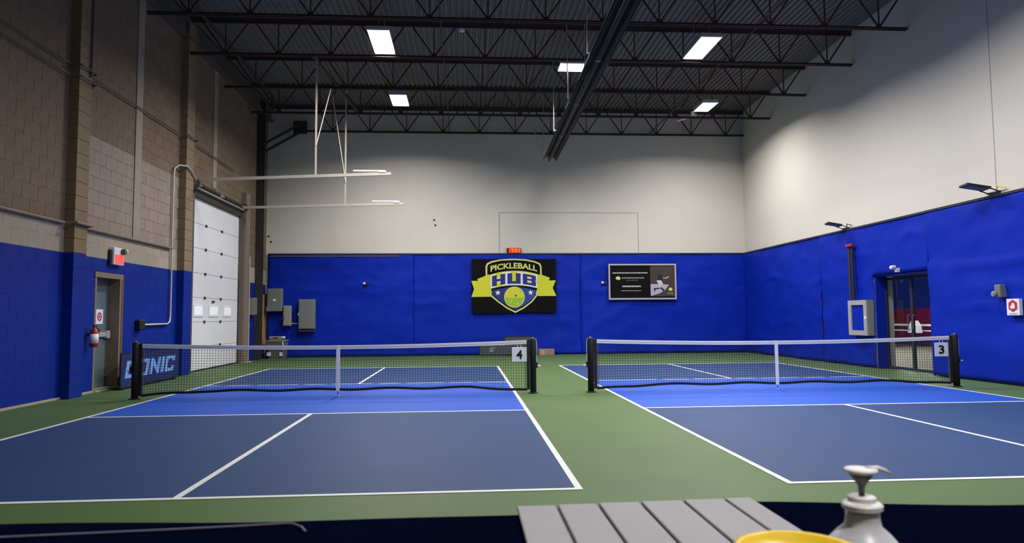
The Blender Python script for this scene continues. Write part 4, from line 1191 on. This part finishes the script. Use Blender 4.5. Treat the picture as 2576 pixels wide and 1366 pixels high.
for i in range(n + 1):
    x = x0 + (x1 - x0) * i / n
    e = edge_y(x) + .002 * math.sin(x * 11)
    zz = CT - .004 * abs(math.sin(x * 2.1))
    mb.v += [(x, -4.75, CT), (x, e - .008, CT), (x, e, zz - .006), (x, e + .01, zz - .06), (x, e + .02, .03), (x, -4.72, .03)]
for i in range(n):
    for k in range(5):
        a = i * 6 + k; mb.f.append((a, a + 6, a + 7, a + 1))
    a = i * 6; mb.f.append((a + 5, a + 11, a + 6, a))
mb.f += [tuple(range(6)), tuple(range(n * 6 + 5, n * 6 - 1, -1))]
mb.build('cloth_cover', 'tablenavy', r)
box('plinth', 'black', r, x0 + .05, x1 - .05, -4.7, -3.97, 0, .03)
settle(r)
r = thing('slatted_tray', (-.54, -4.0, CT), 'light grey slatted tray lying on the dark counter', 'tray')
xs = [-.795, -.708, -.62, -.528, -.434, -.342, -.28]
box('backing', 'groove', r, -.79, -.284, -4.2, -3.862, CT + .001, CT + .006)
for i in range(6):
    MB().rbox(xs[i] + .003, xs[i + 1] - .003, -4.205, -3.86 + .004 * i, CT + .005, CT + .013, r=.002).build('slat', 'slat', r)
settle(r)
# yellow tub
far = at(1935, 1334, 2, 1.02)
R = .084; c = (far.x + .005, far.y - R, CT)
r = thing('yellow_tub', c, 'round yellow plastic tub beside the white pump bottle', 'tub')
MB().lathe([(.06, 0), (.066, .004), (.078, .085), (.078, .088), (.074, .088), (.062, .01), (.0, .008)], c, 40).build('tub_wall', 'yellow', r, True)
MB().lathe([(.076, .086), (R, .086), (R + .001, .094), (R, .1), (.075, .1), (.073, .095)], c, 40).build('rim', 'yellow', r, True)
settle(r)
# pump bottle
pt = at(2165, 1178, 1, -4.28)
c = (pt.x, -4.28, CT); H = pt.z - CT; k = (Vector((pt.x, -4.28, pt.z)) - CAM).dot(FW) / FPX
hz = lambda py: H - (py - 1178) * k
r = thing('pump_bottle', c, 'white pump dispenser bottle on the right of the dark counter', 'bottle')
MB().lathe([(.0, .0), (.052, .0), (.057, .006), (.057, hz(1372)), (.052, hz(1362)), (.038, hz(1335)), (43 * k, hz(1318)), (40 * k, hz(1300)), (40 * k, hz(1285))], c, 36).build('bottle_body', 'bottle', r, True)
MB().lathe([(41 * k, hz(1280)), (47 * k, hz(1276)), (48 * k, hz(1266)), (44 * k, hz(1262)), (33 * k, hz(1258)), (33 * k, hz(1248)), (28 * k, hz(1245)), (10 * k, hz(1244))], c, 32).build('collar', 'white', r)
p_ = MB().lathe([(7 * k, hz(1246)), (8 * k, hz(1222)), (14 * k, hz(1212)), (26 * k, hz(1196)), (30 * k, hz(1188))], c, 24).build('pump_stem', 'pumpgrey', r, True)
MB().lathe([(30 * k, hz(1190)), (40 * k, hz(1184)), (38 * k, hz(1179)), (20 * k, hz(1177))], c, 28).build('pump_head', 'white', r, True)
z_ = CT + hz(1181)
MB().path([(c[0] + 15 * k, c[1], z_), (c[0] + 45 * k, c[1], z_ + .001), (c[0] + 62 * k, c[1], z_ - .002), (c[0] + 75 * k, c[1], z_ - .007)], [9 * k, 7 * k, 5 * k, 4 * k], 12).build('nozzle', 'white', r, True)
settle(r)
# thin grey strand drawn for the highlight on the cloth edge, left
pp = [at(a, b, 2, CT + .003) for a, b in ((-60, 1356), (0, 1352), (200, 1343), (400, 1334), (600, 1324), (700, 1318), (735, 1317), (758, 1326), (768, 1337))]
tag(MB().path(pp, .0028, 8).build('cable_shape', 'edgeglint', None, True), 'thin grey strand standing in for the highlight on the counter cloth edge', 'cable_shape')
